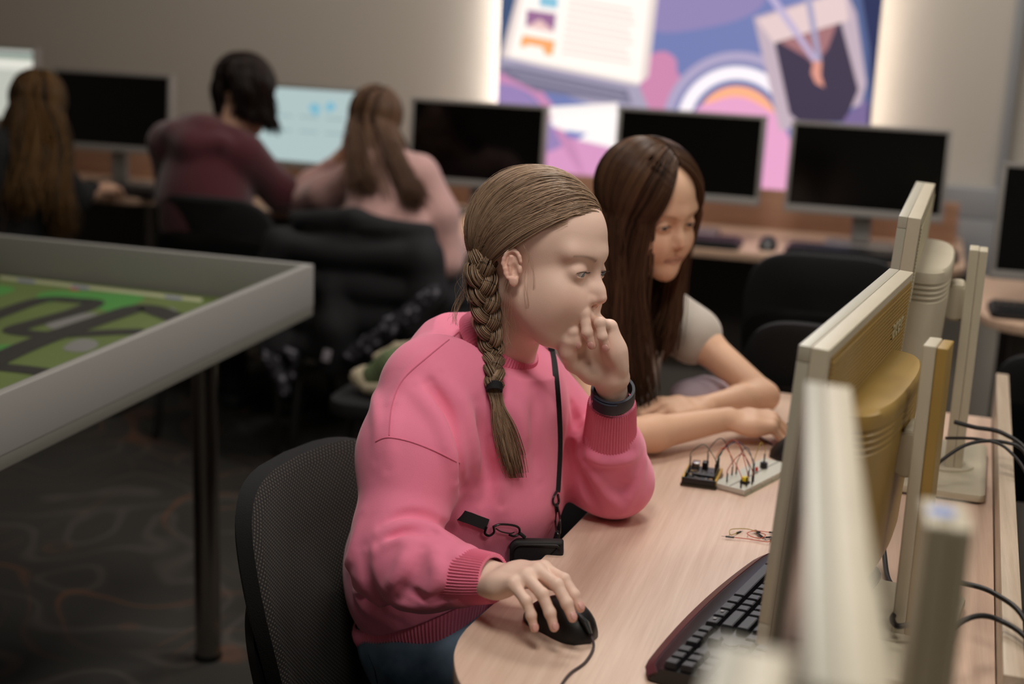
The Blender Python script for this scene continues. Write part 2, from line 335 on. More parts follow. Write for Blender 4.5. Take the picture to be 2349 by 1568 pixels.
for (cx, cz, r) in ((-.005, .335, .017), (.055, .345, .015), (-.0, .32, .01), (.05, .335, .01)):
    MB().prism([(cx+r*1.3*math.cos(a*.6283), cz+r*math.sin(a*.6283)) for a in range(10)], -.0005, .0005, M=T@Matrix(((1, 0, 0, 0), (0, 0, -1, .003), (0, 1, 0, 0), (0, 0, 0, 1)))).build('blue_figure', mat('screen_blue', '000000', .3, emit=.4, ecol='8fd0e6'), e, smooth=False)
for k in range(6):
    MB().box(-.16+(k % 3)*.1, -.09+(k % 3)*.1, .0025, .0035, .30-(k//3)*.05, .306-(k//3)*.05, M=T).build('text_line', mat('screen_line', '000000', .3, emit=.34, ecol='b4cfd2'), e, smooth=False)
back_monitor(-1.655, -1.198, 1.110, math.radians(-1), 'black switched-off screen left of the lit wall panel, beside the pink-topped student')
back_monitor(-.938, -.479, 1.122, math.radians(-2), 'black switched-off screen directly behind the head of the brown-haired student')
back_monitor(-.376, .088, 1.112, math.radians(0), 'black switched-off screen under the right part of the lit panel')
e, T, zt, w = back_monitor(.232, .69, 1.09, math.radians(2), 'black screen on the side desk at the edge of the row', y=3.95, sh=.27)
KEYB = mat('keyboard_black', '141416', .45)
def simple_keyboard(x, y, z, rz, label, w=.44, d=.15):
    k = MB(); k.prism(rrect(-w/2, w/2, -d/2, d/2, .02), 0, .018, bev=.004)
    for r in range(6):
        for c in range(20):
            if r == 0 and 3 < c < 9: continue
            k.box(-w/2+.012+c*(w-.024)/20, -w/2+.012+(c+.85)*(w-.024)/20, -d/2+.014+r*.0205, -d/2+.031+r*.0205, .018, .025)
        if r == 0: k.box(-w/2+.012+4*(w-.024)/20, -w/2+.012+8.85*(w-.024)/20, -d/2+.014, -d/2+.031, .018, .025)
    o = k.build('keyboard', KEYB); o.location = (x, y, z); o.rotation_euler = (0, 0, rz); return tag(o, label, 'keyboard')
simple_keyboard(-2.72, 4.465, ZB, .05, 'black keyboard below the black screen left of the maroon hoodie', .34, .12)
simple_keyboard(-1.42, 4.462, ZB, 0, 'black keyboard below the black screen beside the pink-topped student')
simple_keyboard(-.72, 4.455, ZB, 0, 'black keyboard on the back desk behind the brown-haired student')
simple_keyboard(-.14, 4.452, ZB, -.03, 'black keyboard below the black screen at the end of the lit panel')
simple_keyboard(.43, 3.80, ZB, .04, 'black keyboard on the side desk below its black screen', .42)
def mouse(x, y, z, rz, label, s=1.0, parts=False, length=.108):
    e = empty('computer_mouse', (x, y, z), label, 'mouse', rz=rz)
    rings = []; L = length
    for i in range(15):
        t = i/14; u = -L/2+L*t
        wd = (.031*(1-.12*math.sin(math.pi*t)))*math.sqrt(max(0, 1-abs(2*t-1)**3.2))+.0005; h = (.038*math.sin(math.pi*min(1, .16+.78*(1-t)))**.8)*math.sqrt(max(0, 1-abs(2*t-1)**5))+.001
        rings.append([(u, wd*math.copysign(abs(math.cos(a))**.8, math.cos(a)), max(0, h*(math.sin(a) if math.sin(a) > 0 else 0)**.8)+.001) for a in [2*math.pi*k/28 for k in range(28)]])
    MB().rings(rings).build('shell', BLACKP, e)
    if parts:
        MB().tube([(L*.10, 0, .0315), (L*.26, 0, .0285), (L*.42, 0, .0215), (L*.49, 0, .012)], [.006, .0115, .0125, .007], 14, flat=(.35, 1)).build('center_strip', mat('gunmetal_strip', '4a5052', .25, metal=.6), e)
        MB().cyl(.0085, -.0035, .0035, M=Matrix.Translation((L*.19, 0, .0295))@Matrix.Rotation(math.pi/2, 4, 'X'), n=26, bev=.001).build('scroll_wheel', mat('wheel_grey', '6c746c', .5), e)
    return e
mouse(-2.48, 4.52, ZB, 1.5, 'small black mouse at the rounded corner of the back desk')
mouse(-.42, 4.48, ZB, 1.6, 'black mouse on the back desk between two keyboards')
mouse(.13, 4.52, ZB, 1.5, 'black mouse at the end of the back desk near the grey trunking')
tag(MB().box(-.05, .05, -.035, .035, 0, .02, M=TR((-2.93, 4.50, ZB), (0, 0, .2)), bev=.002).build('sticky_note_pad', mat('yellow_paper', 'b89a3c', .8)), 'yellow note pad on the back desk beside the long brown hair', 'note pad')
tag(MB().box(-.05, .05, -.035, .035, 0, .012, M=TR((-2.83, 4.46, ZB), (0, 0, -.2)), bev=.002).build('paper_slip', mat('white_paper', 'b4aca4', .8)), 'small white paper slip on the back desk next to yellow pad', 'paper')
# ================================================================ ROBOT FIELD TABLE
GREYB = mat('grey_board', '969490', .5, bump=.03, bscale=300)
ft = empty('robot_field_table', (0, 0, 0), 'grey high-sided table holding a printed road mat, on chrome legs', 'table')
FX1, FY1, FX0, FY0, ZR = -1.325, 3.02, -2.6, 1.45, .85
th = .02
MB().box(FX1-th, FX1, FY0, FY1, ZR-.098, ZR, bev=.0015).build('side_wall', GREYB, ft)
MB().box(FX0, FX1-th, FY1-th, FY1, ZR-.098, ZR, bev=.0015).build('side_wall', GREYB, ft)
MB().box(FX0, FX0+th, FY0, FY1-th, ZR-.098, ZR, bev=.0015).build('side_wall', GREYB, ft)
MB().box(FX0+th, FX1-th, FY0, FY0+th, ZR-.098, ZR, bev=.0015).build('side_wall', GREYB, ft)
MB().box(FX0+.001, FX1-.001, FY0+.001, FY1-.001, ZR-.122, ZR-.0985, bev=.001).build('base_board', mat('grey_board_edge', '74726a', .5), ft)
ZM = ZR-.0975
for lx, ly in ((-1.42, 2.66), (-1.46, 1.62), (-2.48, 2.9), (-2.48, 1.62)):
    MB().cyl(.0285, .012, ZR-.122, M=TR((lx, ly, 0)), n=32).build('leg', CHROME, ft)
    MB().cyl(.031, 0, .014, M=TR((lx, ly, 0)), n=32, bev=.002).build('leg_foot', BLACKP, ft)
mt = empty('road_mat', (0, 0, 0), 'green printed mat with dark looping roads, lying inside the grey table', 'mat')
MB().box(FX0+th+.01, FX1-th-.004, FY0+th+.01, FY1-th-.006, ZM-.0005, ZM+.0012).build('mat_sheet', mat('mat_green', '5f7038', .6, noise=.12, nscale=4), mt, smooth=False)
def mpoly(name, pxs, m, k, sm=0):
    P = [az(u, v, ZM+.0012) for u, v in pxs]; bm = bmesh.new()
    if sm: P = spline(P, sm, True)
    P = [Vector((max(FX0+.03, min(FX1-th-.005, p.x)), min(FY1-th-.007, p.y), ZM+.0012+.0003*k)) for p in P]
    f = bm.faces.new([bm.verts.new(p) for p in P]); f.normal_update()
    if f.normal.z < 0: f.normal_flip()
    bmesh.ops.triangulate(bm, faces=bm.faces); me = bpy.data.meshes.new(name); bm.to_mesh(me); bm.free(); return link(name, me, m, mt, False)
def road(pxs, w, k):
    P = spline([az(u, v, ZM+.0014) for u, v in pxs], 6); bm = bmesh.new(); prev = None
    for i, p in enumerate(P):
        d = (P[min(i+1, len(P)-1)]-P[max(i-1, 0)]).normalized(); n = Vector((-d.y, d.x, 0))*w/2
        cur = [bm.verts.new(Vector((max(FX0+.03, min(FX1-th-.005, q.x)), min(FY1-th-.007, q.y), ZM+.0014+.0003*k))) for q in (p-n, p+n)]
        if prev: bm.faces.new((prev[0], cur[0], cur[1], prev[1]))
        prev = cur
    bmesh.ops.recalc_face_normals(bm, faces=bm.faces); me = bpy.data.meshes.new('road'); bm.to_mesh(me); bm.free(); link('road', me, mat('mat_road', '26241f', .7), mt, False)
GL = mat('mat_bright_green', '468a3a', .6); GR = mat('mat_rock', '7a7a76', .6)
mpoly('pale_border', [(0, 632), (465, 684), (462, 692), (0, 640)], mat('mat_border', 'c2c6a0', .6), 1)
for a in (40, 165, 378): mpoly('lilac_mark', [(a, 635+a*.112), (a+38, 639+a*.112), (a+40, 646+a*.112), (a+2, 642+a*.112)], mat('mat_lilac', '8c8ca6', .6), 2)
mpoly('red_mark', [(160, 660), (180, 662), (180, 668), (160, 666)], mat('mat_red', 'a05038', .6), 2)
mpoly('green_patch', [(85, 676), (130, 667), (230, 670), (330, 680), (300, 702), (260, 716), (220, 706), (150, 690), (100, 694)], GL, 1, 5)
mpoly('green_patch', [(-20, 655), (30, 660), (30, 668), (-20, 680)], GL, 1, 4)
mpoly('green_patch', [(-20, 795), (30, 790), (42, 796), (10, 812), (-20, 815)], GL, 1, 4)
mpoly('rock', [(105, 740), (170, 722), (215, 718), (225, 728), (190, 744), (130, 756)], GR, 2, 4)
mpoly('rock', [(145, 797), (180, 778), (215, 780), (225, 792), (200, 806), (160, 806)], GR, 2, 4)
mpoly('rock', [(378, 712), (395, 706), (405, 716), (385, 722)], GR, 2, 4)
road([(-40, 735), (70, 695), (120, 686), (170, 689), (215, 694), (180, 712), (100, 735), (35, 755), (60, 764), (130, 768), (180, 766), (260, 762), (330, 760)], .050, 3)
road([(-60, 850), (0, 822), (60, 795), (130, 768), (200, 744), (260, 724), (310, 708), (345, 708), (385, 722), (420, 735)], .062, 4)
road([(-60, 838), (0, 842), (60, 848), (120, 856)], .05, 3)
# ================================================================ MAIN DESK, SCREENS
ZD = .75
md = empty('workstation_desk', (0, 0, 0), 'pale maple desk with rounded corners where two students sit', 'desk')
outl = [(.186, 2.70), (-.20, 2.715)]+[(-.20+.19*math.cos(math.radians(a)), 2.525+.19*math.sin(math.radians(a))) for a in range(100, 181, 8)]
outl += [(-.390, 2.30), (-.402, 2.05), (-.413, 1.90), (-.422, 1.80), (-.434, 1.68), (-.445, 1.59), (-.454, 1.53)]
outl += [(p.x, p.y) for p in spline([(-.4575, 1.495, 0), (-.4565, 1.46, 0), (-.4465, 1.415, 0), (-.420, 1.36, 0), (-.378, 1.318, 0), (-.32, 1.285, 0), (-.25, 1.272, 0)], 4)]
outl += [(.138, 1.272)]
MB().prism([tuple(p) for p in outl], ZD-.028, ZD, bev=.003).build('desktop', [WOOD], md)
for lx, ly in ((-.25, 1.4), (-.2, 2.55), (.12, 1.4), (.12, 2.55)):
    MB().box(lx-.025, lx+.025, ly-.025, ly+.025, 0, ZD-.028, bev=.004).build('leg', mat('grey_leg', '77736f', .4, metal=.5), md)
ob = MB().prism(rrect(-.40, .138, .2, 1.262, [.01, .1, .1, .01]), ZD-.028, ZD, bev=.003)
nd = empty('workstation_desk', (0, 0, 0), 'next maple desk in the row, holding the two nearest cream monitors', 'desk'); ob.build('desktop', WOOD, nd)
for lx, ly in ((-.3, .3), (-.3, 1.1), (.12, .3), (.12, 1.1)):
    MB().box(lx-.025, lx+.025, ly-.025, ly+.025, 0, ZD-.028, bev=.004).build('leg', mat('grey_leg', '77736f', .4, metal=.5), nd)
# divider board standing between the two desk rows
tag(MB().box(-.0115, .0115, -.68, .68, 0, .80, M=Matrix.Translation((.182, 2.17, 0))@Matrix.Rotation(math.radians(-2.0), 4, 'Z'), bev=.0015).build('divider_board', laminate('divider_laminate', 'c3b19c', 'a8957f')), 'upright wooden divider board standing along the rear edge of the desk', 'board')
RIB = mat('ribbed_cream', 'b0a689', .45, noise=.04, nscale=14)
def text_mesh(s, size, depth, M):
    cu = bpy.data.curves.new('t', 'FONT'); cu.body = s; cu.size = size; cu.extrude = depth; cu.align_x = 'CENTER'; cu.align_y = 'CENTER'
    o = bpy.data.objects.new('t', cu); COL.objects.link(o); dg = bpy.context.evaluated_depsgraph_get(); me = bpy.data.meshes.new_from_object(o.evaluated_get(dg))
    bpy.data.objects.remove(o); me.transform(M); return me
def cream_monitor(loc, yaw, label, pole_off=(.105, 0), zt=1.15, pole_top=1.12, L=.50, tilt=6, backm=None, logo=False, hz=1.0, bulge=True, bd=.055, pole_m=None, screen=True, base=True):
    """local frame: x = behind the screen, y = along the screen; the screen faces -x"""
    e = empty('desktop_monitor', (loc[0], loc[1], ZD), label, 'monitor', rz=yaw)
    h = .335; z1 = zt-ZD; T = Matrix.Translation((0, 0, z1))@Matrix.Rotation(math.radians(tilt), 4, 'Y')@Matrix.Translation((0, 0, -z1)); z0 = z1-h
    body = MB(); body.box(.0082, .027, -L/2, L/2, z0, z1, M=T, bev=.0014, seg=3); body.build('housing', [CREAM], e)
    g = MB()
    for a in ((-L/2, L/2, z1-.017, z1), (-L/2, L/2, z0, z0+.024), (-L/2, -L/2+.017, z0+.0245, z1-.0175), (L/2-.017, L/2, z0+.0245, z1-.0175)):
        g.box(-.005, .0080, a[0], a[1], a[2], a[3], M=T, bev=.0009)
    g.build('bezel', mat('front_bezel', 'a9a595', .4), e)
    MB().box(.002, .008, -L/2+.017, L/2-.017, z0+.024, z1-.017, M=T).build('screen', mat('grey_screen_glass', '17141a', .16, spec=.7), e, smooth=False)
    if bulge:
        rb = MB(); n = 22
        rb.box(.0272, .0282, -L/2+.012, L/2-.012, z0+.012, z1-.01, M=T)
        for k in range(n):
            zz = z1-.016-k*.0052; rb.box(.028, .0298, -L/2+.014, L/2-.014, zz-.0026, zz, M=T, bev=.0006, seg=1)
        rb.build('ribbed_back', backm or RIB, e)
        def sec(zf, s=1.0, dx=0):
            return [(.027+(bd*s+dx)*max(0, math.cos(a))**.55, (.165*s)*math.copysign(abs(math.sin(a))**.75, math.sin(a)), zf) for a in [math.radians(-90+180*k/28) for k in range(29)]]
        zb1, zb0 = z1-.085, z0+.03
        zs = [(zb1, .93), (zb1-.004, .985), (zb1-.012, 1)]+[(zb1-.02-.008*k+d, 1+s_) for k in range(4) for d, s_ in ((0, 0), (-.0015, -.02), (-.0045, -.02), (-.006, 0))]+[(zb1-.08, 1), ((zb1+zb0)/2, 1), (zb0+.02, 1), (zb0+.004, .96), (zb0, .88)]
        R = [[T@Vector(p) for p in sec(z, s)] for z, s in zs]
        MB().rings(R).build('back_cover', backm or CREAM, e)
        # hinge and its disc
        MB().box(.020+bd, pole_off[0]-.012, -.030, .030, hz-ZD-.03, hz-ZD+.03, bev=.006).build('hinge_arm', CREAM, e)
        MB().cyl(.027, -.033, .033, M=Matrix.Translation((.030+bd, 0, hz-ZD))@Matrix.Rotation(math.pi/2, 4, 'X'), n=36, bev=.002).build('hinge_disc', CREAM, e)
    px, py = pole_off
    p = MB(); p.box(px-.011, px+.0040, py-.024, py+.024, .018, pole_top-ZD, bev=.0022, seg=3); p.build('stand_column', CREAM, e)
    p = MB(); p.box(px+.0042, px+.017, py-.0235, py+.0235, .018, pole_top-ZD-.001, bev=.0022, seg=3); p.build('column_cover', pole_m or CREAM, e)
    if base:
        MB().prism(rrect(px-.13, px+.055, py-.14, py+.14, .012), .004, .016, bev=.003).build('stand_base', CREAM, e)
        MB().prism(rrect(px-.125, px+.050, py-.135, py+.135, .012), 0, .005).build('base_pad', mat('grey_pad', '5c5850', .6), e)
        MB().cyl(.045, .016, .019, M=TR((px-.01, py, 0)), n=40).build('swivel_ring', CREAM, e)
    if logo:
        M = T@Matrix.Translation((.030, .165, z1-.055))@Matrix(((0, 0, 1, 0), (1, 0, 0, 0), (0, 1, 0, 0), (0, 0, 0, 1)))
        link('logo_text', text_mesh('acer', .040, .0008, M), mat('logo_cream', 'bfb58f', .3), None, False).parent = e
    return e
A = math.radians(-8.8)
cream_monitor((-.052, 1.683), A, 'cream monitor with warm-lit ochre ribbed back and raised logo, nearest behind the keyboard', (.100, -.02), backm=OCHRE, logo=True, hz=.985, pole_m=OCHRE, tilt=3)
cream_monitor((.000, 2.352), math.radians(-2.6), 'cream monitor standing farthest along the desk, seen edge-on', (.108, -.02), zt=1.193, pole_top=1.125, hz=1.035, L=.45, tilt=3)
cream_monitor((-.034, .757), math.radians(4.8), 'blurred cream monitor seen edge-on from above, dark screen on its side', (.080, .10), zt=1.23, pole_top=1.19, hz=1.03, tilt=3, L=.47, bd=.026)
cream_monitor((-.050, .308), math.radians(1.0), 'out-of-focus cream monitor corner at the very bottom of the view', (.098, .02), zt=1.23, pole_top=1.05, hz=.98, tilt=3, L=.49, bd=.026)
st = [o for o in COL.objects if o.name.startswith('desktop_monitor')][2]
MB().prism([(.080+.0085*math.cos(a*.5236), .10+.0085*math.sin(a*.5236)) for a in range(12)], 1.1895-ZD, 1.1910-ZD).build('round_sticker', mat('blue_sticker', '7f93c8', .5), st)
# ================================================================ SURFACE GROWING (smooth unions on a lattice)
BG = .02
def _np(v): return np.array(v, dtype=np.float32)
class Body:
    def __init__(s): s.p = []
    def cone(s, a, b, ra, rb, k=.012, op='+'):
        a, b = _np(a), _np(b); s.p.append(('c', (a, b, ra, rb), op, k, (a+b)/2, float(np.linalg.norm(b-a))/2+max(ra, rb))); return s
    def ell(s, c, r, R=None, k=.012, op='+'):
        s.p.append(('e', (_np(c), _np(r), None if R is None else _np(R)), op, k, _np(c), float(max(r)))); return s
    def chain(s, pts, rs, k=.012, op='+'):
        for i in range(len(pts)-1): s.cone(pts[i], pts[i+1], rs[i], rs[i+1], k, op)
        return s
    @staticmethod
    def dist(kind, pr, P):
        if kind == 'c':
            a, b, ra, rb = pr; d = b-a; L = float(d@d)+1e-12; t = np.clip(((P-a)@d)/L, 0, 1)
            return np.linalg.norm(P-a-t[:, None]*d, axis=1)-(ra+(rb-ra)*t)
        c, r, R = pr; q = P-c
        if R is not None: q = q@R
        k0 = np.linalg.norm(q/r, axis=1); k1 = np.linalg.norm(q/(r*r), axis=1)+1e-9
        return k0*(k0-1)/k1
    def ev(s, P, idx=None):
        d = np.full(len(P), .5, np.float32)
        for i in (range(len(s.p)) if idx is None else idx):
            kind, pr, op, k, c, R = s.p[i]; e = s.dist(kind, pr, P)
            if op == '+':
                h = np.clip(.5+.5*(d-e)/k, 0, 1); d = d+(e-d)*h-k*h*(1-h)
            else:
                h = np.clip(.5-.5*(d+e)/k, 0, 1); d = d+(-e-d)*h+k*h*(1-h)
        return d
    def grow(s, vox, disp=None, adapt=0.0, clip=None):
        N = 16; B = N*vox; lo = np.min([p[4]-p[5] for p in s.p if p[2] == '+'], axis=0)-.02; hi = np.max([p[4]+p[5] for p in s.p if p[2] == '+'], axis=0)+.02
        i0 = np.floor(lo/B).astype(int); i1 = np.ceil(hi/B).astype(int)
        I = np.stack(np.meshgrid(*[np.arange(i0[k], i1[k]) for k in range(3)], indexing='ij'), -1).reshape(-1, 3)
        Cn = ((I+.5)*B).astype(np.float32); br = B*.87; m = disp[1] if disp else 0
        dc = s.ev(Cn); g = vdb.FloatGrid(BG); g.transform = vdb.createLinearTransform(voxelSize=vox)
        off = np.stack(np.meshgrid(*[np.arange(N)]*3, indexing='ij'), -1).reshape(-1, 3)
        for b in range(len(I)):
            if dc[b] > 1.4*br+m: continue
            o = I[b]*N
            if dc[b] < -1.8*br-m-.004:
                g.copyFromArray(np.full((N, N, N), -BG, np.float32), ijk=tuple(int(v) for v in o), tolerance=0); continue
            P = ((off+o)*vox).astype(np.float32)
            idx = [i for i, p in enumerate(s.p) if np.linalg.norm(Cn[b]-p[4]) < p[5]+br+p[3]+.012]
            if not idx: continue
            d = s.ev(P, idx)
            if disp: d = d+disp[0](P)
            if clip is not None: d = np.maximum(d, clip(P))
            g.copyFromArray(np.clip(d, -BG, BG).reshape(N, N, N).astype(np.float32), ijk=tuple(int(v) for v in o), tolerance=0)
        pts, tris, quads = g.convertToPolygons(0, adapt)
        return pts, tris, quads
def np_mesh(name, pts, tris, quads):
    me = bpy.data.meshes.new(name); nt_, nq = len(tris), len(quads)
    me.vertices.add(len(pts)); me.vertices.foreach_set('co', pts.astype(np.float32).ravel())
    me.loops.add(nt_*3+nq*4); li = np.concatenate([tris[:, ::-1].ravel(), quads[:, ::-1].ravel()]).astype(np.int32); me.loops.foreach_set('vertex_index', li)
    me.polygons.add(nt_+nq); st = np.concatenate([np.arange(nt_)*3, nt_*3+np.arange(nq)*4]).astype(np.int32)
    me.polygons.foreach_set('loop_start', st); me.update(calc_edges=True); me.validate()
    return me
def grown(name, pts, tris, quads, m, parent=None, cols=None, keep=True):
    me = np_mesh(name, pts, tris, quads)
    if cols is not None:
        a = me.color_attributes.new('Col', 'FLOAT_COLOR', 'POINT'); a.data.foreach_set('color', np.concatenate([cols, np.ones((len(cols), 1))], 1).astype(np.float32).ravel())
    return link(name, me, m, parent)
def lattice_noise(seed, n, f0, f1, amp):
    rg = np.random.RandomState(seed); K = rg.normal(size=(n, 3)); K /= np.linalg.norm(K, axis=1)[:, None]; K *= rg.uniform(f0, f1, (n, 1)); ph = rg.uniform(0, 6.28, n)
    def f(P):
        v = np.zeros(len(P), np.float32)
        for k, p in zip(K, ph): v += np.sin(P@k.astype(np.float32)+p)
        return v*(amp/math.sqrt(n))
    return f
class Fr:
    """a right-handed frame with scale"""
    def __init__(s, o, X, Z, sc=1.0, side=1):
        X = np.array(X, float); X /= np.linalg.norm(X); Z = np.array(Z, float); Z -= X*(Z@X); Z /= np.linalg.norm(Z); Y = np.cross(Z, X)
        s.o = np.array(o, float); s.R = np.stack([X, Y, Z], 1); s.s = sc; s.side = side
    def __call__(s, p): return s.o+s.R@(np.array(p, float)*np.array((1, s.side, 1)))*s.s
    def inv(s, P): return ((P-s.o)@s.R)/s.s*np.array((1, s.side, 1))
    def d(s, v): return s.R@(np.array(v, float)*np.array((1, s.side, 1)))
def head_frame(pos, yaw, pitch, roll, sc):
    y, p, r = [math.radians(a) for a in (yaw, pitch, roll)]
    R = Matrix.Rotation(y, 3, 'Z')@Matrix.Rotation(p, 3, 'Y')@Matrix.Rotation(r, 3, 'X'); f = Fr(pos, (1, 0, 0), (0, 0, 1), sc); f.R = np.array(R); return f
def head(B, F, neck, detail=True, nr=.047):
    s = F.s; R = F.R
    def el(c, r, k=.012, op='+', rot=None): B.ell(F(c), np.array(r)*s, R if rot is None else R@rot, k*s, op)
    def cn(a, b, ra, rb, k=.012, op='+'): B.cone(F(a), F(b), ra*s, rb*s, k*s, op)
    el((-.014, 0, .046), (.091, .071, .083)); el((.032, 0, .050), (.057, .057, .062), .022)
    el((.030, 0, -.020), (.054, .055, .068), .02)
    for y in (-1, 1):
        cn((.006, y*.047, -.036), (.050, y*.025, -.077), .016, .014, .025); cn((.050, y*.025, -.077), (.074, 0, -.083), .013, .0145, .02)
    el((.038, 0, -.056), (.044, .041, .034), .025)
    if detail:
        for y in (-1, 1):
            el((.055, y*.036, -.024), (.028, .023, .028), .022)
            cn((.0815, y*.010, .036), (.068, y*.044, .038), .009, .007, .02)
            el((.0960, y*.0310, .0140), (.0120, .0175, .0100), .018, '-')
            el((.043, y*.038, -.036), (.030, .017, .032), .025); el((.076, y*.021, -.030), (.017, .015, .020), .016)
        el((.063, 0, -.048), (.028, .032, .030), .02)
        cn((.082, 0, .026), (.0985, 0, -.008), .0058, .0064, .013); cn((.0985, 0, -.008), (.1045, 0, -.0165), .0064, .0072, .008)
        cn((.088, 0, -.010), (.0890, 0, -.0215), .0120, .0105, .014)
        for y in (-1, 1):
            el((.0935, y*.0095, -.0210), (.0078, .0054, .0058), .006)
            el((.0968, y*.0052, -.0285), (.0042, .0030, .0042), .003, '-')
            B.chain([F((.0855, 0, -.0465)), F((.0837, y*.009, -.0465)), F((.0775, y*.0215, -.0530))], [.0032*s, .0034*s, .0018*s], .006*s)
            B.chain([F((.0845, 0, -.0580)), F((.0822, y*.010, -.0575)), F((.0765, y*.0210, -.0538))], [.0042*s, .0040*s, .0018*s], .006*s)
        for y in (-1, 1):
            B.chain([F((.0920, 0, -.0528)), F((.0893, y*.010, -.0524)), F((.0812, y*.0245, -.0545))], [.0013*s, .0012*s, .0010*s], .003*s, '-')
        cn((.0912, 0, -.032), (.0902, 0, -.041), .0016, .0020, .006, '-')
        el((.0735, 0, -.079), (.015, .019, .0135), .018)
        for y in (-1, 1):   # lids: a ball around the eye, opened by an almond
            el((.0750, y*.0305, .0130), (.0122, .0150, .0112), .010)
            rt = np.array(Matrix.Rotation(math.radians(-8*y), 3, 'X'))
            el((.0888, y*.0305, .0120), (.012, .0122, .0031), .0020, '-', rt)
    for y in (-1, 1):  # ears
        E_ = Fr(F((.006, y*.0690, .004)), F.R@np.array((-.16, y*.35, .02)), F.R@np.array((-.22, 0, 1.0)), s)   # X: outward flare, Z up along the ear
        E_.R = np.stack([F.R@np.array(v) for v in ((.22, y*.97, 0), (-.95, y*.24, -.18), (-.17, 0, .98))], 1)
        for v in range(3): E_.R[:, v] /= np.linalg.norm(E_.R[:, v])
        se = s*.80; e = lambda p: E_.o+E_.R@(np.array(p)*se)
        s0, s = s, se
        B.ell(e((.004, .008, .0)), np.array((.0036, .0155, .027))*s, E_.R, .008*s)
        hp = [e((.008, .008+.0155*math.cos(a)*(1 if math.sin(a) > -.2 else .8), .004+.025*math.sin(a))) for a in [math.radians(x) for x in range(165, -75, -20)]]
        B.chain(hp, [.0032*s]*len(hp), .003*s)
        B.ell(e((.008, .004, -.023)), np.array((.0035, .008, .009))*s, E_.R, .006*s)
        B.ell(e((.010, .004, -.004)), np.array((.0065, .0078, .011))*s, E_.R, .004*s, '-')
        B.chain([e((.0085, .010, .018)), e((.0075, .0125, .006)), e((.007, .0105, -.010))], [.0026*s]*3, .003*s)
        B.ell(e((.006, -.006, -.004)), np.array((.004, .0035, .007))*s, E_.R, .005*s)
        s = s0
    if neck is not None: B.cone(F((-.022, 0, -.035)), neck, nr*s, (nr+.006)*s, .03*s)
def skin_cols(P, F, base, lip, extra=(), xmax=.102):
    base, lip = np.array(lin(base)[:3]), np.array(lin(lip)[:3]); C = np.tile(base, (len(P), 1)); q = F.inv(P); ay_ = np.abs(q[:, 1])
    def mixm(w, c):
        nonlocal C
        w = np.clip(w, 0, 1)[:, None]; C = C*(1-w)+np.array(c)*w
    g = lambda c, r: np.exp(-((((q*[1, 1, 1])-np.array(c))/np.array(r))**2).sum(1))
    qa = np.stack([q[:, 0], ay_, q[:, 2]], 1); ga = lambda c, r: np.exp(-(((qa-np.array(c))/np.array(r))**2).sum(1))
    ros = base*np.array((1.0, .74, .70))
    mixm(ga((.072, .040, -.026), (.03, .02, .018))*.42, ros); mixm(g((.106, 0, -.022), (.012, .014, .012))*.5, ros)
    mixm(ga((0, .082, 0), (.03, .012, .035))*.6, ros); mixm(ga((.09, .030, .014), (.02, .018, .009))*.35, base*np.array((.80, .62, .58)))
    # lips
    zl = -.0530; up = -.0420-.22*ay_; lo_ = -.0640+.32*ay_
    w = ((q[:, 2] < up) & (q[:, 2] > lo_) & (ay_ < .0235) & (q[:, 0] > .074) & (q[:, 0] < xmax)).astype(float); mixm(w*.55, lip)
    mixm((w > 0)*np.exp(-((q[:, 2]-zl)/.0012)**2)*.8, lip*.35)
    # brows
    t = (ay_-.014)/.036; zb = .0315+.0050*np.sin(np.clip(t, 0, 1)*2.4)
    w = np.exp(-((q[:, 2]-zb)/(.0026-.0012*np.clip(t, 0, 1)))**2)*((t > 0) & (t < 1) & (q[:, 0] > .04))*(1-.25*t); mixm(w*.5, np.array(lin('6a5140')[:3]))
    # lash lines around the almond openings
    zz = (q[:, 2]-.0120); dy = (ay_-.0305)/.0125; rim = .0033*np.sqrt(np.clip(1-dy**2, 0, 1))
    w = np.exp(-((zz-rim-.0004)/.0009)**2)*(np.abs(dy) < 1.02)*(q[:, 0] > .065); mixm(w*.85, np.array(lin('3a2a22')[:3]))
    for (c, r, col, a) in extra:
        w = np.exp(-(((P-np.array(c))**2).sum(1))/r**2); mixm(np.clip(w*1.6, 0, 1)*a, np.array(lin(col)[:3]))
    return C
def eyes(F, parent, look, iris='6f7f86'):
    m, nt, b, tc = nodes('eye_'+iris, .06)
    sx = nt.nodes.new('ShaderNodeSeparateXYZ'); nt.links.new(tc.outputs['Object'], sx.inputs[0])
    r2 = math_n(nt, 'SQRT', math_n(nt, 'ADD', math_n(nt, 'MULTIPLY', sx.outputs[1], sx.outputs[1]), math_n(nt, 'MULTIPLY', sx.outputs[2], sx.outputs[2])))
    rp = nt.nodes.new('ShaderNodeValToRGB'); cr = rp.color_ramp; cr.interpolation = 'LINEAR'
    cr.elements[0].position = .19; cr.elements[0].color = lin('050505'); cr.elements[1].position = .22; cr.elements[1].color = lin(iris)
    for p, c in ((.43, iris), (.48, '30383c'), (.52, 'd8cdc6')): q = cr.elements.new(p); q.color = lin(c)
    nt.links.new(math_n(nt, 'MULTIPLY', r2, 90), rp.inputs[0]); nt.links.new(rp.outputs[0], b.inputs['Base Color'])
    for y in (-1, 1):
        c = F((.0753, y*.0305, .0130)); L = Vector(look)-Vector(c); Q = L.to_track_quat('X', 'Z')
        t = MB(); t.sph(.0112*F.s, n=40); o = t.build('eye', m, auto=False); o.location = c; o.rotation_euler = Q.to_euler(); o.parent = parent; o.matrix_parent_inverse = parent.matrix_world.inverted()
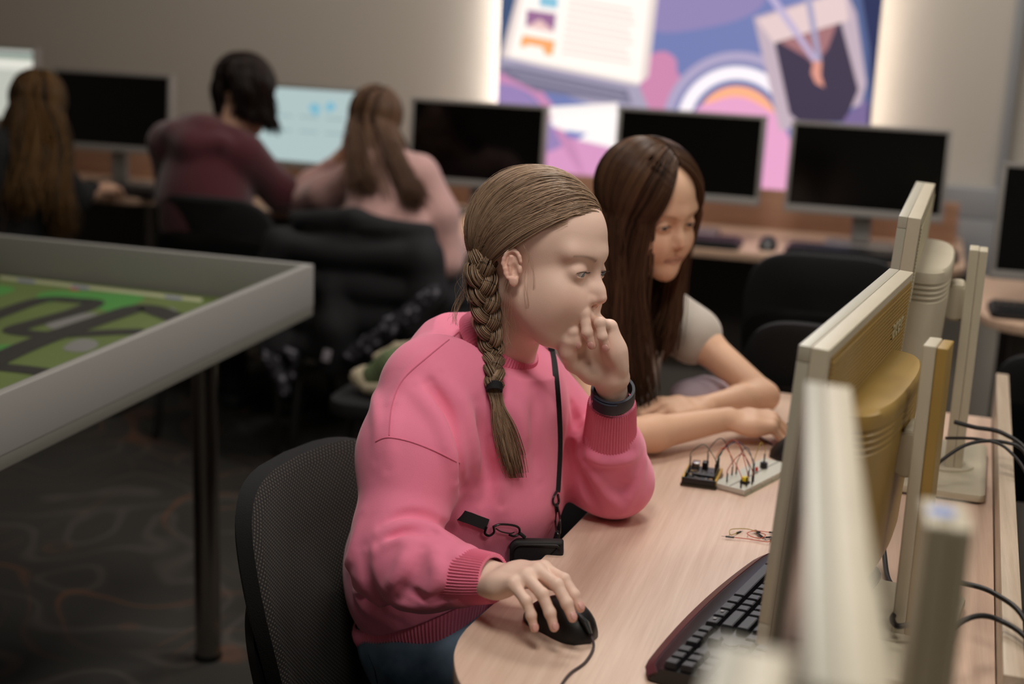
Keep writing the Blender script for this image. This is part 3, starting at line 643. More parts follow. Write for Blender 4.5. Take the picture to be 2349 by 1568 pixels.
def hand(B, F, curls, thumb, splay=(6, 1, -4, -9), k=.006, fat=1.0):
    """F: wrist frame, x to the fingers, z out of the back of the hand, thumb on +y (mirrored by side)"""
    s = F.s; f = lambda p: F(p); mcp = [(.086, .028, .002), (.090, .009, .004), (.085, -.011, .002), (.076, -.029, -.003)]
    for j, (m_, wy) in enumerate(zip(mcp, (.015, .005, -.006, -.015))):
        B.cone(f((0, wy*.85, -.002)), f((m_[0]*.55, m_[1]*.85, m_[2]-.003)), .0145*s, .0140*s, .010*s); B.cone(f((m_[0]*.55, m_[1]*.85, m_[2]-.003)), f(m_), .0140*s, .0112*s, .012*s)
    B.ell(f((.036, .026, -.012)), np.array((.030, .015, .013))*s, F.R, .012*s); B.ell(f((.040, -.026, -.010)), np.array((.034, .012, .013))*s, F.R, .012*s)
    Ls = [(.042, .026, .019), (.046, .029, .020), (.042, .027, .020), (.033, .020, .018)]; tips = []
    for j in range(4):
        p = np.array(mcp[j]); a = 0; sp = math.radians(splay[j]); rr = np.array((.0094, .0084, .0076, .0064))*(1, 1.02, .98, .88)[j]*fat
        for i in range(3):
            a += math.radians(curls[j][i]); d = np.array((math.cos(a)*math.cos(sp), math.cos(a)*math.sin(sp), -math.sin(a))); q = p+d*Ls[j][i]
            B.cone(f(p), f(q), rr[i]*s, rr[i+1]*s, (k if i == 0 else k*.35)*s); 
            if i < 2: B.ell(f(q), np.array((rr[i+1]*1.06,)*3)*s, None, .004*s)
            p = q
        up = np.array((math.sin(a)*math.cos(sp), math.sin(a)*math.sin(sp), math.cos(a))); tips.append((p, d, up, rr[3]))
    T = thumb; B.chain([f(p) for p in T], [.014*s, .0118*s, .0095*s, .0080*s], .010*s)
    return tips
def nails(F, tips, parent, idx=range(4)):
    for j in idx:
        p, d, u, r = tips[j]; c = F(p+u*r*.80-d*.002); X = F.d(d); Z = F.d(u)
        Q = Fr(c, X, Z, F.s); M = Matrix([[*Q.R[i], c[i]] for i in range(3)]+[[0, 0, 0, 1]])
        t = MB(); t.sph(1, n=20); o = t.build('fingernail', mat('nail', 'dba69c', .25, sss=.1), auto=False, M=M@Matrix.Diagonal((.0068*F.s, .0052*F.s, .0024*F.s, 1))); o.parent = parent; o.matrix_parent_inverse = parent.matrix_world.inverted()
# ---------------------------------------------------------------- hair
def hairmat(name, c1, c2):
    m, nt, b, tc = nodes(name, .42); b.inputs['Specular IOR Level'].default_value = .22
    a = nt.nodes.new('ShaderNodeVertexColor'); a.layer_name = 'Col'; sp = nt.nodes.new('ShaderNodeSeparateColor'); nt.links.new(a.outputs[0], sp.inputs[0])
    nt.links.new(mixc(nt, sp.outputs[0], c1, c2), b.inputs['Base Color']); return m
def strand_mesh(name, P, r, m, parent=None, val=None, sides=3):
    """P (N,K,3) centre lines, r (N,K) or scalar radii"""
    P = np.asarray(P, float); N, K = P.shape[:2]; r = np.broadcast_to(np.asarray(r, float), (N, K))
    T = np.gradient(P, axis=1); T /= np.linalg.norm(T, axis=2, keepdims=True)+1e-9
    ref = np.array((.37, .61, .70)); U = np.cross(T, ref); U /= np.linalg.norm(U, axis=2, keepdims=True)+1e-9; V = np.cross(T, U)
    A = np.arange(sides)*2*math.pi/sides
    X = P[:, :, None, :]+r[:, :, None, None]*(U[:, :, None, :]*np.cos(A)[None, None, :, None]+V[:, :, None, :]*np.sin(A)[None, None, :, None])
    idx = np.arange(N*K*sides).reshape(N, K, sides); a = idx[:, :-1]; b = idx[:, 1:]
    Q = np.stack([a, b, np.roll(b, -1, 2), np.roll(a, -1, 2)], -1).reshape(-1, 4)
    caps = np.concatenate([idx[:, 0, :3], idx[:, -1, :3][:, ::-1]]) if sides >= 3 else np.zeros((0, 3), int)
    me = np_mesh(name, X.reshape(-1, 3), caps, Q)
    if val is None: val = np.random.RandomState(5).rand(N)
    c = np.repeat(val, K*sides); at = me.color_attributes.new('Col', 'FLOAT_COLOR', 'POINT'); at.data.foreach_set('color', np.stack([c, c, c, np.ones_like(c)], 1).astype(np.float32).ravel())
    return link(name, me, m, parent)
def resample(P, K):
    P = np.array([tuple(p) for p in P], float); L = np.concatenate([[0], np.cumsum(np.linalg.norm(np.diff(P, axis=0), axis=1))]); t = np.linspace(0, L[-1], K)
    return np.stack([np.interp(t, L, P[:, i]) for i in range(3)], 1)
CE, RE = np.array((-.014, 0, .046)), np.array((.101, .081, .092))
def on_scalp(F, D, off=0.0):
    D = D/np.linalg.norm(D, axis=-1, keepdims=True)
    n = 1/np.sqrt(((D/RE)**2).sum(-1, keepdims=True)); q = CE+D*n*(1+off); return F.o+(q*F.s)@F.R.T
def hairline(phi):   # elevation of the hair edge by azimuth from the face
    return np.interp(np.abs(phi), [0, 25, 45, 60, 75, 90, 103, 116, 140, 180], [28, 28, 25, 17, 5, -1, -13, -38, -46, -48])
def sphere_dirs(rg, n, line=hairline, lo=-180, hi=180):
    out = []
    while len(out) < n:
        z = rg.uniform(-.8, 1); ph = rg.uniform(lo, hi); el = math.degrees(math.asin(z))
        if el > line(ph)+rg.uniform(0, 3): c = math.sqrt(1-z*z); out.append((c*math.cos(math.radians(ph)), c*math.sin(math.radians(ph)), z))
    return np.array(out)
def cap(name, F, m, parent, line=hairline, off=-.045):
    rows = 26; cols = 90; V = []
    for j in range(rows):
        for i in range(cols):
            ph = i*360/cols-180; e0 = line(ph); el = math.radians(e0+(90-e0)*(j/(rows-1))**.9); o_ = off-(.10 if j == 0 else .03 if j == 1 else 0)
            V.append(on_scalp(F, np.array((math.cos(el)*math.cos(math.radians(ph)), math.cos(el)*math.sin(math.radians(ph)), math.sin(el))), o_))
    Q = np.array([(j*cols+i, (j+1)*cols+i, (j+1)*cols+(i+1) % cols, j*cols+(i+1) % cols) for j in range(rows-1) for i in range(cols)])
    me = np_mesh(name, np.array(V), np.zeros((0, 3), int), Q); at = me.color_attributes.new('Col', 'FLOAT_COLOR', 'POINT'); at.data.foreach_set('color', np.tile((.12, .12, .12, 1), (len(V), 1)).astype(np.float32).ravel())
    return link(name, me, m, parent)
def slerp(a, b, t):
    a = a/np.linalg.norm(a, axis=-1, keepdims=True); b = b/np.linalg.norm(b); w = np.arccos(np.clip((a*b).sum(-1, keepdims=True), -1, 1))
    return (np.sin((1-t)*w)*a+np.sin(t*w)*b)/np.maximum(np.sin(w), 1e-4)
def ribbed(path, rx, ry, X, n=56, rib=.0009, m=None, name='cuff', parent=None, K=10, flare=None, wall=.004):
    """a ribbed knit tube: closed wall along a path, ribs running along it; rx, ry per ring"""
    P = [Vector(p) for p in path]; N = n*4; rg = []
    def ring(i, dr):
        p = P[i]; d = (P[min(i+1, len(P)-1)]-P[max(i-1, 0)]).normalized(); u = (Vector(X)-d*d.dot(Vector(X))).normalized(); w = d.cross(u)
        return [p+u*math.cos(a)*(rx[i]+dr+rib*math.cos(a*n))+w*math.sin(a)*(ry[i]+dr+rib*math.cos(a*n)) for a in [2*math.pi*k/N for k in range(N)]]
    I = list(range(len(P))); rg = [ring(0, -wall)]+[ring(0, -wall*.3)]+[ring(i, 0) for i in I]+[ring(len(P)-1, -wall*.3), ring(len(P)-1, -wall)]
    return MB().rings(rg, cap=False).build(name, m, parent)

def seg_dist(P, a, b):
    d = b-a; t = np.clip(((P-a)@d)/(d@d+1e-9), 0, 1); return np.linalg.norm(P-a-t[:, None]*d, axis=1)
def fold_field(folds, noise=None):
    """folds: (points, amplitude outward in m, half width)"""
    F_ = [(np.array([tuple(p) for p in pts], np.float32), amp, w) for pts, amp, w in folds]
    info = [(p.min(0)-3*w, p.max(0)+3*w) for p, a, w in F_]
    def f(P):
        v = noise(P) if noise else np.zeros(len(P), np.float32); lo, hi = P.min(0), P.max(0)
        for (p, amp, w), (l, h) in zip(F_, info):
            if (l > hi).any() or (h < lo).any(): continue
            d = np.min([seg_dist(P, p[i], p[i+1]) for i in range(len(p)-1)], axis=0); e0 = np.minimum(np.linalg.norm(P-p[0], axis=1), np.linalg.norm(P-p[-1], axis=1)); L = np.linalg.norm(p[0]-p[-1])
            v = v-amp*np.exp(-(d/w)**2)*np.clip((e0+.006)/(.25*L+.01), 0, 1)
        return v.astype(np.float32)
    return f
# ================================================================ FIRST STUDENT (pink sweatshirt)
from mathutils.bvhtree import BVHTree
SKIN = mat('skin', 'e6c4b2', .5, sss=.10, attr='Col', spec=.32, bump=.07, bscale=600)
F1 = head_frame((-.475, 1.829, 1.126), -15, 5.7, -7.4, .974)
p1 = empty('person', (-.6, 1.85, 0), 'person with a long blonde braid in a pink sweatshirt, fist at mouth, hand on mouse', 'person')
B = Body(); NECK = (-.540, 1.862, .985)
head(B, F1, NECK, nr=.049)
# torso, arms, legs below the clothes
B.cone((-.560, 1.868, .96), (-.60, 1.865, .80), .052, .075, .04).cone((-.60, 1.865, .80), (-.625, 1.86, .60), .075, .075, .04)
B.cone((-.565, 1.78, .950), (-.56, 1.955, .950), .036, .036, .03)
WR = (-.449, 1.538, .800)
B.chain([(-.58, 1.745, .95), (-.602, 1.60, .778), (-.52, 1.568, .788), WR], [.042, .036, .031, .0225], .015)
WL = tuple(ay(1404, 868, 1.825))
B.chain([(-.55, 1.975, .95), (-.372, 1.935, .795), (-.373, 1.89, .87), WL], [.042, .034, .030, .0195], .012)
for y, kx, kz in ((1.775, -.27, .60), (1.95, -.27, .60)):
    B.chain([(-.60, y, .565), (kx, y, kz-.05), (-.235, y+.01, .12)], [.060, .050, .038], .03); B.chain([(-.235, y+.01, .12), (-.24, y+.01, .05), (-.12, y+.01, .035)], [.036, .034, .028], .02)
HR = Fr(WR, (.87, -.36, .30), (-.30, .12, .94), .86, 1)
tr = hand(B, HR, [(20, 34, 14), (21, 36, 16), (30, 36, 16), (40, 34, 14)], [(.022, .024, -.012), (.052, .046, -.018), (.080, .056, -.028), (.102, .054, -.036)], (-12, -18, -21, -19))
HL = Fr(WL, (-.40, -.10, .91), (.12, .98, .14), .93, -1)
tl = hand(B, HL, [(52, 104, 24), (48, 108, 24), (50, 108, 24), (58, 104, 24)], [(.020, .022, -.016), (.046, .034, -.028), (.066, .030, -.042), (.082, .018, -.046)], (2, 0, -2, -5))
pts, tri, quad = B.grow(.0014)
ear = [(F1((-.004, -.080, 0)), .0, 'd9ae97', 0)]
cols = skin_cols(pts, F1, 'e6c4b2', 'c07a70', [(tuple(az(0, 0, 0)*0+Vector(F1((-.040, -.047, -.115)))), .0016, '5c3a2c', .9)]+[(tuple(HR(t[0])), .010, 'dc9a8c', .3) for t in tr]+[(tuple(HL(t[0])), .010, 'dc9a8c', .3) for t in tl], .0925)
body1 = grown('body', pts, tri, quad, SKIN, p1, cols)
eyes(F1, body1, (.02, 1.72, .93)); nails(HR, tr, body1); nails(HL, tl, body1)
# lashes
def lashes(F, parent, col='2c211b'):
    P = []
    for y in (-1, 1):
        for k in range(26):
            t = -1+2*k/25; yy = y*(.0305+.0118*t); x0 = .0883-.10*abs(t)*.035-max(0, t)*.0055; z0 = .0120+.0034*math.sqrt(max(0, 1-t*t))
            a = np.array((x0-.001, yy, z0+.0002)); P.append([F(a+np.array((.0065*u, y*.0030*u*(t+.3), -.0012*u+.0030*u*u))) for u in np.linspace(0, 1, 5)])
    return strand_mesh('eyelashes', np.array(P), np.array([.00022, .0002, .00016, .0001, .00005])*1.0, mat('lash', col, .6), parent)
lashes(F1, body1)
# --- pink sweatshirt
PINK = mat('pink_cotton', 'f488a6', .85, spec=.2, sheen=.25, bump=.12, bscale=900)
PINKR = mat('pink_rib', 'ec7c99', .85, spec=.2, sheen=.25)
S = Body()
S.ell((-.566, 1.868, .915), (.130, .158, .120), None, .03).ell((-.576, 1.862, .80), (.146, .166, .125), None, .05).ell((-.598, 1.852, .690), (.142, .162, .110), None, .05)
S.ell((-.612, 1.850, .640), (.128, .155, .10), None, .04)
S.cone((-.585, 1.765, .972), (-.575, 1.965, .972), .058, .055, .05).cone((-.572, 1.866, .985), (-.556, 1.866, 1.012), .078, .060, .03)
S.chain([(-.597, 1.745, .956), (-.597, 1.680, .890), (-.590, 1.620, .805)], [.068, .066, .058], .035)
S.chain([(-.590, 1.620, .805), (-.580, 1.592, .778), (-.535, 1.572, .782), (-.487, 1.553, .790)], [.058, .056, .050, .040], .02)
S.chain([(-.565, 1.965, .955), (-.48, 1.955, .875), (-.392, 1.938, .812)], [.060, .058, .052], .035)
S.chain([(-.392, 1.938, .812), (-.374, 1.925, .812), (-.376, 1.895, .865), tuple(ay(1400, 1012, 1.882))], [.050, .052, .047, .036], .02)
S.ell((-.378, 1.93, .800), (.060, .055, .046), None, .02)
def bvh(pts, tri, quad): return BVHTree.FromPolygons([tuple(p) for p in pts], [tuple(int(i) for i in q) for q in tri]+[tuple(int(i) for i in q) for q in quad])
BV1 = bvh(*S.grow(.006))
def on(px, py, off=0.0, bv=None):
    d = ray(px, py).normalized(); h = (bv or BV1).ray_cast(C_O, d)
    return (h[0]-d*off) if h[0] is not None else ay(px, py, 1.8)
def onp(pxs, n=4, off=0.0): return [on(p.x, p.y, off) for p in spline([(u, v, 0) for u, v in pxs], n)]
FOLDS = [  # drawn over the cloth where they run; + stands out, - sinks in
    ([(985, 880), (1030, 960), (1055, 1050), (1062, 1120)], -.016, .008), ([(950, 890), (1005, 960), (1035, 1040), (1046, 1100)], .008, .014),
    ([(1010, 855), (1060, 930), (1085, 1020), (1095, 1120)], .007, .015), ([(1090, 930), (1110, 1010), (1120, 1100), (1100, 1170)], -.006, .013), ([(1130, 1000), (1150, 1080), (1150, 1160)], .005, .014),
    ([(1230, 900), (1225, 1000), (1240, 1100)], -.004, .013), ([(1310, 1000), (1300, 1090), (1310, 1160)], -.006, .012),
    ([(880, 1205), (930, 1182), (990, 1188), (1035, 1215)], -.007, .008), ([(868, 1225), (925, 1200), (985, 1205), (1030, 1232)], .007, .007), ([(875, 1250), (930, 1222), (990, 1222)], -.006, .007),
    ([(862, 1262), (900, 1243), (950, 1238)], .005, .008), ([(935, 1260), (915, 1310), (890, 1350)], .006, .010), ([(965, 1262), (950, 1320), (915, 1370)], -.005, .009),
    ([(1000, 1270), (1000, 1325), (975, 1375)], .006, .010), ([(1040, 1290), (1035, 1345), (1015, 1385)], -.005, .008), ([(900, 1380), (960, 1390), (1030, 1380)], .006, .008), ([(925, 1350), (975, 1368), (1030, 1362)], -.006, .007),
    ([(830, 1180), (815, 1240), (800, 1300)], .006, .012), ([(835, 1260), (840, 1320), (865, 1375), (910, 1410)], -.010, .011), ([(815, 1330), (840, 1390), (900, 1430)], .007, .012), ([(850, 1340), (880, 1390), (940, 1420)], .006, .010),
    ([(860, 900), (868, 980), (862, 1060)], .004, .012), ([(905, 930), (895, 1000), (890, 1080)], .003, .014),
    ([(1345, 1022), (1395, 1036), (1450, 1030)], -.005, .006), ([(1342, 1045), (1395, 1062), (1458, 1050)], .005, .008), ([(1352, 1075), (1380, 1120), (1425, 1168)], .005, .010), ([(1478, 1060), (1462, 1110), (1430, 1170)], .005, .010), ([(1405, 1075), (1425, 1110), (1440, 1140)], -.004, .014),
    ([(1325, 1070), (1345, 1120), (1370, 1170)], -.007, .009), ([(1315, 930), (1330, 990), (1335, 1050)], -.006, .009),
    ([(1000, 790), (940, 850), (905, 920)], .003, .012), ([(1150, 900), (1195, 960), (1215, 1040)], .003, .014)]
fn = lattice_noise(3, 9, 24, 60, .0012)
FX = [(onp(p), a_*1.55, w*.85) for p, a_, w in FOLDS]
HSL, HC = .54, np.array((-.612, 1.850, .632))
pts, tri, quad = S.grow(.0024, disp=(fold_field(FX, fn), .012), clip=lambda P: np.where(P[:, 2] < .76, np.where((P[:, 0] < -.44) & (P[:, 1] > 1.655), (HC[2]+HSL*(P[:, 0]-HC[0])-P[:, 2])/1.18, -1), np.where((P[:, 2] > .96) & (P[:, 1] > 1.77) & (P[:, 1] < 1.97) & (P[:, 0] < -.44), (P[:, 0]+.538)*.37+(P[:, 2]-1.004)*.93, -1)).astype(np.float32))
sw = grown('sweatshirt', pts, tri, quad, PINK, p1)
BV1 = bvh(pts, tri, quad)
# ribbed collar, cuffs and hem
ribbed([(-.5320, 1.860, 1.002), (-.5290, 1.860, 1.011), (-.5265, 1.860, 1.019), (-.5250, 1.860, 1.025)], [.0660, .0645, .0595, .0540], [.0745, .0720, .0665, .0605], (1, 0, -.34), n=80, rib=.0007, m=PINKR, name='ribbed_collar', parent=p1)
c = [o for o in COL.objects if o.name == 'ribbed_collar'][0]
c.parent = sw; c.matrix_parent_inverse = Matrix.Identity(4)
def tilt_ring(o, ctr, ax, deg):
    M = Matrix.Translation(ctr)@Matrix.Rotation(math.radians(deg), 4, ax)@Matrix.Translation(-Vector(ctr)); o.data.transform(M)
tilt_ring(c, Vector((-.543, 1.868, 1.018)), Vector((0, 1, 0)), 22)
for o in (sw,): o.matrix_parent_inverse = p1.matrix_world.inverted()
def child(o, par): o.parent = par; o.matrix_parent_inverse = par.matrix_world.inverted() if par.type == 'EMPTY' else Matrix.Identity(4); return o
r_ = ribbed(spline([(-.499, 1.558, .788), (-.483, 1.551, .791), (-.460, 1.542, .796), (-.436, 1.533, .802)], 4), [.038, .037, .036, .0355, .035, .0345, .034, .0335, .033, .032, .031, .030, .029], [.040, .038, .037, .0365, .036, .0355, .035, .0345, .034, .033, .032, .031, .030], (0, 0, 1), n=56, m=PINKR, name='ribbed_cuff'); child(r_, sw)
r_ = ribbed(spline([ay(1399, 1018, 1.884), ay(1400, 990, 1.875), ay(1402, 955, 1.862), ay(1404, 922, 1.850)], 4), [.040, .039, .038, .037, .0365, .036, .0355, .035, .0345, .034, .0335, .033, .032], [.040, .039, .038, .037, .0365, .036, .0355, .035, .0345, .034, .0335, .033, .032], (1, 0, 0), n=56, m=PINKR, name='ribbed_cuff'); child(r_, sw)
R_ = []
for i, (dz, rx, ry) in enumerate([(.010, .124, .151), (.008, .127, .154), (0, .1280, .1555), (-.010, .126, .154), (-.022, .121, .150), (-.032, .117, .146), (-.042, .113, .142), (-.050, .110, .139), (-.052, .107, .136), (-.050, .104, .133)]):
    cx, cy, cz = HC[0]-.05*dz+.010, HC[1], HC[2]+dz+.005; ring = []
    for k in range(640):
        a = 2*math.pi*k/640; w = .0009*math.cos(a*160)*(1 if 1 < i < 8 else .3)+.0025*math.sin(5*a+1); x = (rx+w)*math.cos(a); ring.append(Vector((cx+x, cy+(ry+w)*math.sin(a), cz+HSL*x)))
    R_.append(ring)
child(MB().rings(R_, cap=False).build('ribbed_hem', PINKR), sw)
def seam(name, pxs, r=.0011, m=None, off=.0002, par=None, bv=None, n=5):
    P = [on(u, v, off, bv) for u, v in [(p.x, p.y) for p in spline([(a, b_, 0) for a, b_ in pxs], n)]]
    o = MB().tube(P, r, 6).build(name, m or mat('pink_seam', 'd9708c', .85)); return child(o, par or sw)
seam('shoulder_seam', [(862, 1012), (890, 1003), (940, 1012), (1000, 1035), (1054, 1062)])
seam('shoulder_seam', [(893, 998), (900, 930), (925, 870), (985, 815), (1052, 762)])
# --- jeans
J = Body()
for y in (1.785, 1.945):
    J.chain([(-.610, y, .575), (-.30, y, .570), (-.262, y, .47)], [.084, .074, .066], .03); J.chain([(-.262, y, .47), (-.235, y, .10)], [.064, .050], .02)
J.cone((-.615, 1.80, .580), (-.615, 1.93, .580), .094, .094, .03)
jf = lattice_noise(8, 8, 60, 120, .0016)
pts, tri, quad = J.grow(.004, disp=(jf, .005)); m, nt, b, tc = nodes('denim', .85)
mp = nt.nodes.new('ShaderNodeTexNoise'); mp.inputs['Scale'].default_value = 14; mp.inputs['Detail'].default_value = 6; nt.links.new(tc.outputs['Object'], mp.inputs[0])
rp = nt.nodes.new('ShaderNodeValToRGB'); rp.color_ramp.elements[0].position = .35; rp.color_ramp.elements[1].position = .7; rp.color_ramp.elements[0].color = lin('3c5670'); rp.color_ramp.elements[1].color = lin('7c95aa'); nt.links.new(mp.outputs[0], rp.inputs[0])
wv = nt.nodes.new('ShaderNodeTexWave'); wv.inputs['Scale'].default_value = 420; wv.bands_direction = 'DIAGONAL'; nt.links.new(tc.outputs['Object'], wv.inputs[0])
bp = nt.nodes.new('ShaderNodeBump'); bp.inputs['Strength'].default_value = .2; bp.inputs['Distance'].default_value = .001; nt.links.new(wv.outputs[1], bp.inputs['Height']); nt.links.new(bp.outputs[0], b.inputs['Normal'])
nt.links.new(rp.outputs[0], b.inputs['Base Color'])
jn = grown('jeans', pts, tri, quad, m, p1)
BVJ = BVHTree.FromPolygons([tuple(p) for p in pts], [tuple(int(i) for i in q) for q in tri]+[tuple(int(i) for i in q) for q in quad])
seam('side_seam', [(846, 1500), (858, 1530), (866, 1566)], .0013, mat('denim_seam', '26384a', .8), par=jn, bv=BVJ)
for y in (1.785, 1.955):
    MB().prism(rrect(-.29, -.03, y-.045, y+.045, .04), 0, .055, bev=.02).build('shoe', mat('white_shoe', 'c8c4bc', .6), p1, M=p1.matrix_world.inverted())
# --- hair
H1 = hairmat('blonde_hair', '4d3b2a', 'b3967c')
cap('hair', F1, H1, p1).matrix_parent_inverse = p1.matrix_world.inverted()
hair1 = COL.objects['hair']
rg = np.random.RandomState(11)
G = np.array((-.078, -.058, -.045)); 
D = sphere_dirs(rg, 5200); t = np.linspace(0, 1, 18)[None, :, None]
# more roots along the front edge
ph = rg.uniform(-75, 75, 900); el = np.radians(hairline(ph)+rg.uniform(-1.5, 4, 900)); D2 = np.stack([np.cos(el)*np.cos(np.radians(ph)), np.cos(el)*np.sin(np.radians(ph)), np.sin(el)], 1); D = np.concatenate([D, D2])
Gn = (G-CE)/np.linalg.norm(G-CE); Mid = D*.55+Gn*.45+np.array((-.12, 0, .20)); Mid /= np.linalg.norm(Mid, axis=1)[:, None]
def sl2(a, b, t):
    w = np.arccos(np.clip((a*b).sum(-1, keepdims=True), -1, 1)); return (np.sin((1-t)*w)*a+np.sin(t*w)*b)/np.maximum(np.sin(w), 1e-4)
W = sl2(sl2(D[:, None, :]*np.ones((1, 18, 1)), Mid[:, None, :]*np.ones((1, 18, 1)), t), sl2(Mid[:, None, :]*np.ones((1, 18, 1)), Gn[None, None, :]*np.ones((1, 18, 1)), t), t)
lay = rg.uniform(-.040, .012, len(D))[:, None, None]+.006*np.sin(9*D[:, :1]+14*D[:, 1:2]+5*D[:, 2:])[:, :, None]
edge = -.05*np.clip(1-t/.08, 0, 1)
Wp = on_scalp(F1, W, lay+edge+.02*np.sin(t*math.pi)-.10*np.clip((t-.86)/.14, 0, 1)**2)
val = np.clip(.52+.16*np.sin(23*D[:, 0]+31*D[:, 1])+rg.normal(0, .17, len(D)), .05, 1)
strand_mesh('hair_strands', Wp, np.linspace(.0009, .0011, 18)[None, :]*rg.uniform(.4, 1.0, (len(D), 1)), H1, hair1, val)
# loose wisps
W_ = []
for k in range(260):
    ph = rg.uniform(-85, -5); el = math.radians(hairline(ph)-rg.uniform(0, 7)); d0 = np.array((math.cos(el)*math.cos(math.radians(ph)), math.cos(el)*math.sin(math.radians(ph)), math.sin(el)))
    W_.append(on_scalp(F1, slerp(np.tile(d0, (18, 1)), Gn+np.array((0, 0, .5)), np.linspace(0, .28, 18)[:, None]), -.075+.085*np.linspace(0, 1, 18)[:, None]))
for k in range(150):
    a = D[rg.randint(len(D))]; d = slerp(a[None, :], G, np.linspace(0, 1, 18)[:, None]); amp = rg.uniform(.01, .09)
    W_.append(on_scalp(F1, d, (.03+amp*np.sin(np.linspace(0, rg.uniform(2, 5), 18)+rg.uniform(0, 3)))[:, None]*np.sin(np.linspace(.1, 3.1, 18))[:, None]))
for (pl, n) in (([(1216, 585, 1.80), (1205, 640, 1.79), (1208, 690, 1.80), (1216, 740, 1.81)], 7), ([(1345, 470, 1.84), (1325, 540, 1.835), (1303, 600, 1.83), (1293, 660, 1.832)], 3), ([(1200, 560, 1.80), (1216, 600, 1.795), (1222, 640, 1.80), (1224, 700, 1.81)], 5), ([(1100, 600, 1.84), (1075, 650, 1.83), (1050, 700, 1.82), (1040, 740, 1.80)], 26), ([(1105, 560, 1.85), (1075, 590, 1.84), (1065, 640, 1.83), (1080, 690, 1.80)], 30), ([(1170, 640, 1.80), (1165, 700, 1.80), (1170, 760, 1.80), (1160, 800, 1.79)], 10)):
    for k in range(n):
        P = [ay(u+rg.normal(0, 3+5*(n > 8)), v+rg.normal(0, 4), y-.045) for u, v, y in pl]; W_.append(resample(spline(P, 6), 18))
strand_mesh('loose_wisps', np.array(W_), .00011, H1, hair1, np.full(len(W_), .95))
# braid: three plaited bundles down over the near shoulder
gy = F1(G)[1]; bc = [ay(1106, 580, gy+.012), ay(1104, 612, gy-.012)]
for (u, v) in ((1106, 650), (1112, 690), (1118, 730), (1124, 770), (1130, 810), (1134, 850), (1134, 885)):
    h = on(u+8, v, .012); q = ay(u, v, min(gy-.016, h.y-.004)); bc.append(q)
br = resample(spline(bc, 8), 150); Tn = np.gradient(br, axis=0); Tn /= np.linalg.norm(Tn, axis=1)[:, None]
cdir = np.array(C_F); U = np.cross(Tn, cdir); U /= np.linalg.norm(U, axis=1)[:, None]; V = np.cross(U, Tn)
s_ = np.linspace(0, 1, 150); wd = .0178*(1-.48*s_)*np.clip(.45+s_*5, 0, 1); th_ = s_*2*math.pi*2.5*(1+.15*s_)
brd = []
for k in range(3):
    a = th_+k*2*math.pi/3; c = br+U*(np.sin(a)*wd*.72)[:, None]+V*(np.sin(2*a)*wd*.50)[:, None]
    Tc = np.gradient(c, axis=0); Tc /= np.linalg.norm(Tc, axis=1)[:, None]; u2 = np.cross(Tc, V); u2 /= np.linalg.norm(u2, axis=1)[:, None]; v2 = np.cross(u2, Tc)
    L = []; vv = []
    for j in range(64):
        q = rg.uniform(0, 2*math.pi); r = math.sqrt(rg.uniform(.25, 1)); tw = q+.6*np.sin(a*.5)
        L.append(c+(u2*np.cos(tw)[:, None]*.74+v2*np.sin(tw)[:, None]*.62)*(wd*r)[:, None]); vv.append(np.clip(.5+rg.normal(0, .2), .05, 1))
    o = strand_mesh('braid_strand', np.array(L), .0011*(1-.25*s_)[None, :], H1, None, np.array(vv)); brd.append(o)
be = empty('braid_root', (0, 0, 0)) if False else None
for o in brd: child(o, hair1)
o = MB().tube([tuple(p) for p in br[::6]], [float(w)*.55 for w in wd[::6]], 10).build('braid_core', mat('hair_core', '35271a', .7)); child(o, hair1)
tp = Vector(br[-1])
for k in range(5):
    n = 30; P = [tp+Vector(Tn[-1])*(.0022*k-.002)+Vector(U[-1])*(.0095*math.cos(a))+Vector(V[-1])*(.0095*math.sin(a)) for a in [2*math.pi*i/n for i in range(n+1)]]
    if k == 0: tie = MB()
    tie.tube(P, .0017, 8, cap=False)
child(tie.build('hair_tie', mat('black_elastic', '0a0a10', .8)), p1)
tail = []
for k in range(420):
    w = rg.normal(0, 1); l = rg.uniform(.62, 1.0)
    pts_ = [(1134, 888), (1142+w*6, 930), (1155+w*11, 975), (1172+w*13, 1040), (1188+w*11, 1105)]; n_ = 5
    P = [tp+Vector(Tn[-1])*.004+Vector(U[-1])*w*.004]+[on(u, v, .006+.006*rg.rand()) for u, v in pts_[1:]]
    q = resample(spline(P, 5), 22); m_ = int(22*l); q = resample(q[:max(4, m_)], 14); tail.append(q)
child(strand_mesh('braid_tail', np.array(tail), np.linspace(.0007, .0004, 14)[None, :], H1, None, np.clip(.55+rg.normal(0, .2, 420), .1, 1)), hair1)
# --- watch
wc = ay(1406, 903, 1.838); wa = (Vector(WL)-Vector(ay(1402, 955, 1.862))).normalized()
def band(name, c, ax, rx, ry, h, t, m, a0=0, a1=360, n=60):
    ax = Vector(ax).normalized(); u = ax.orthogonal().normalized(); u = (Vector((1, 0, 0))-ax*ax.x).normalized(); w = ax.cross(u); R = []
    full = a1-a0 >= 360
    for k in range(n if full else n+1):
        a = math.radians(a0+(a1-a0)*k/n); d = u*math.cos(a)*rx+w*math.sin(a)*ry; o_ = (u*math.cos(a)+w*math.sin(a))*t
        R.append([c+d-ax*h/2, c+d+o_*.9-ax*h/2, c+d+o_-ax*h*.35, c+d+o_+ax*h*.35, c+d+o_*.9+ax*h/2, c+d+ax*h/2])
    if full: R.append(R[0])
    return MB().rings(R, closed=True, cap=not full).build(name, m)
NAVY = mat('navy_rubber', '141a2c', .5)
wt = child(band('watch_strap', wc, wa, .0262, .0255, .022, .0042, NAVY), p1)
child(band('strap_end', wc, wa, .0298, .0298, .019, .0030, NAVY, 225, 292), wt)
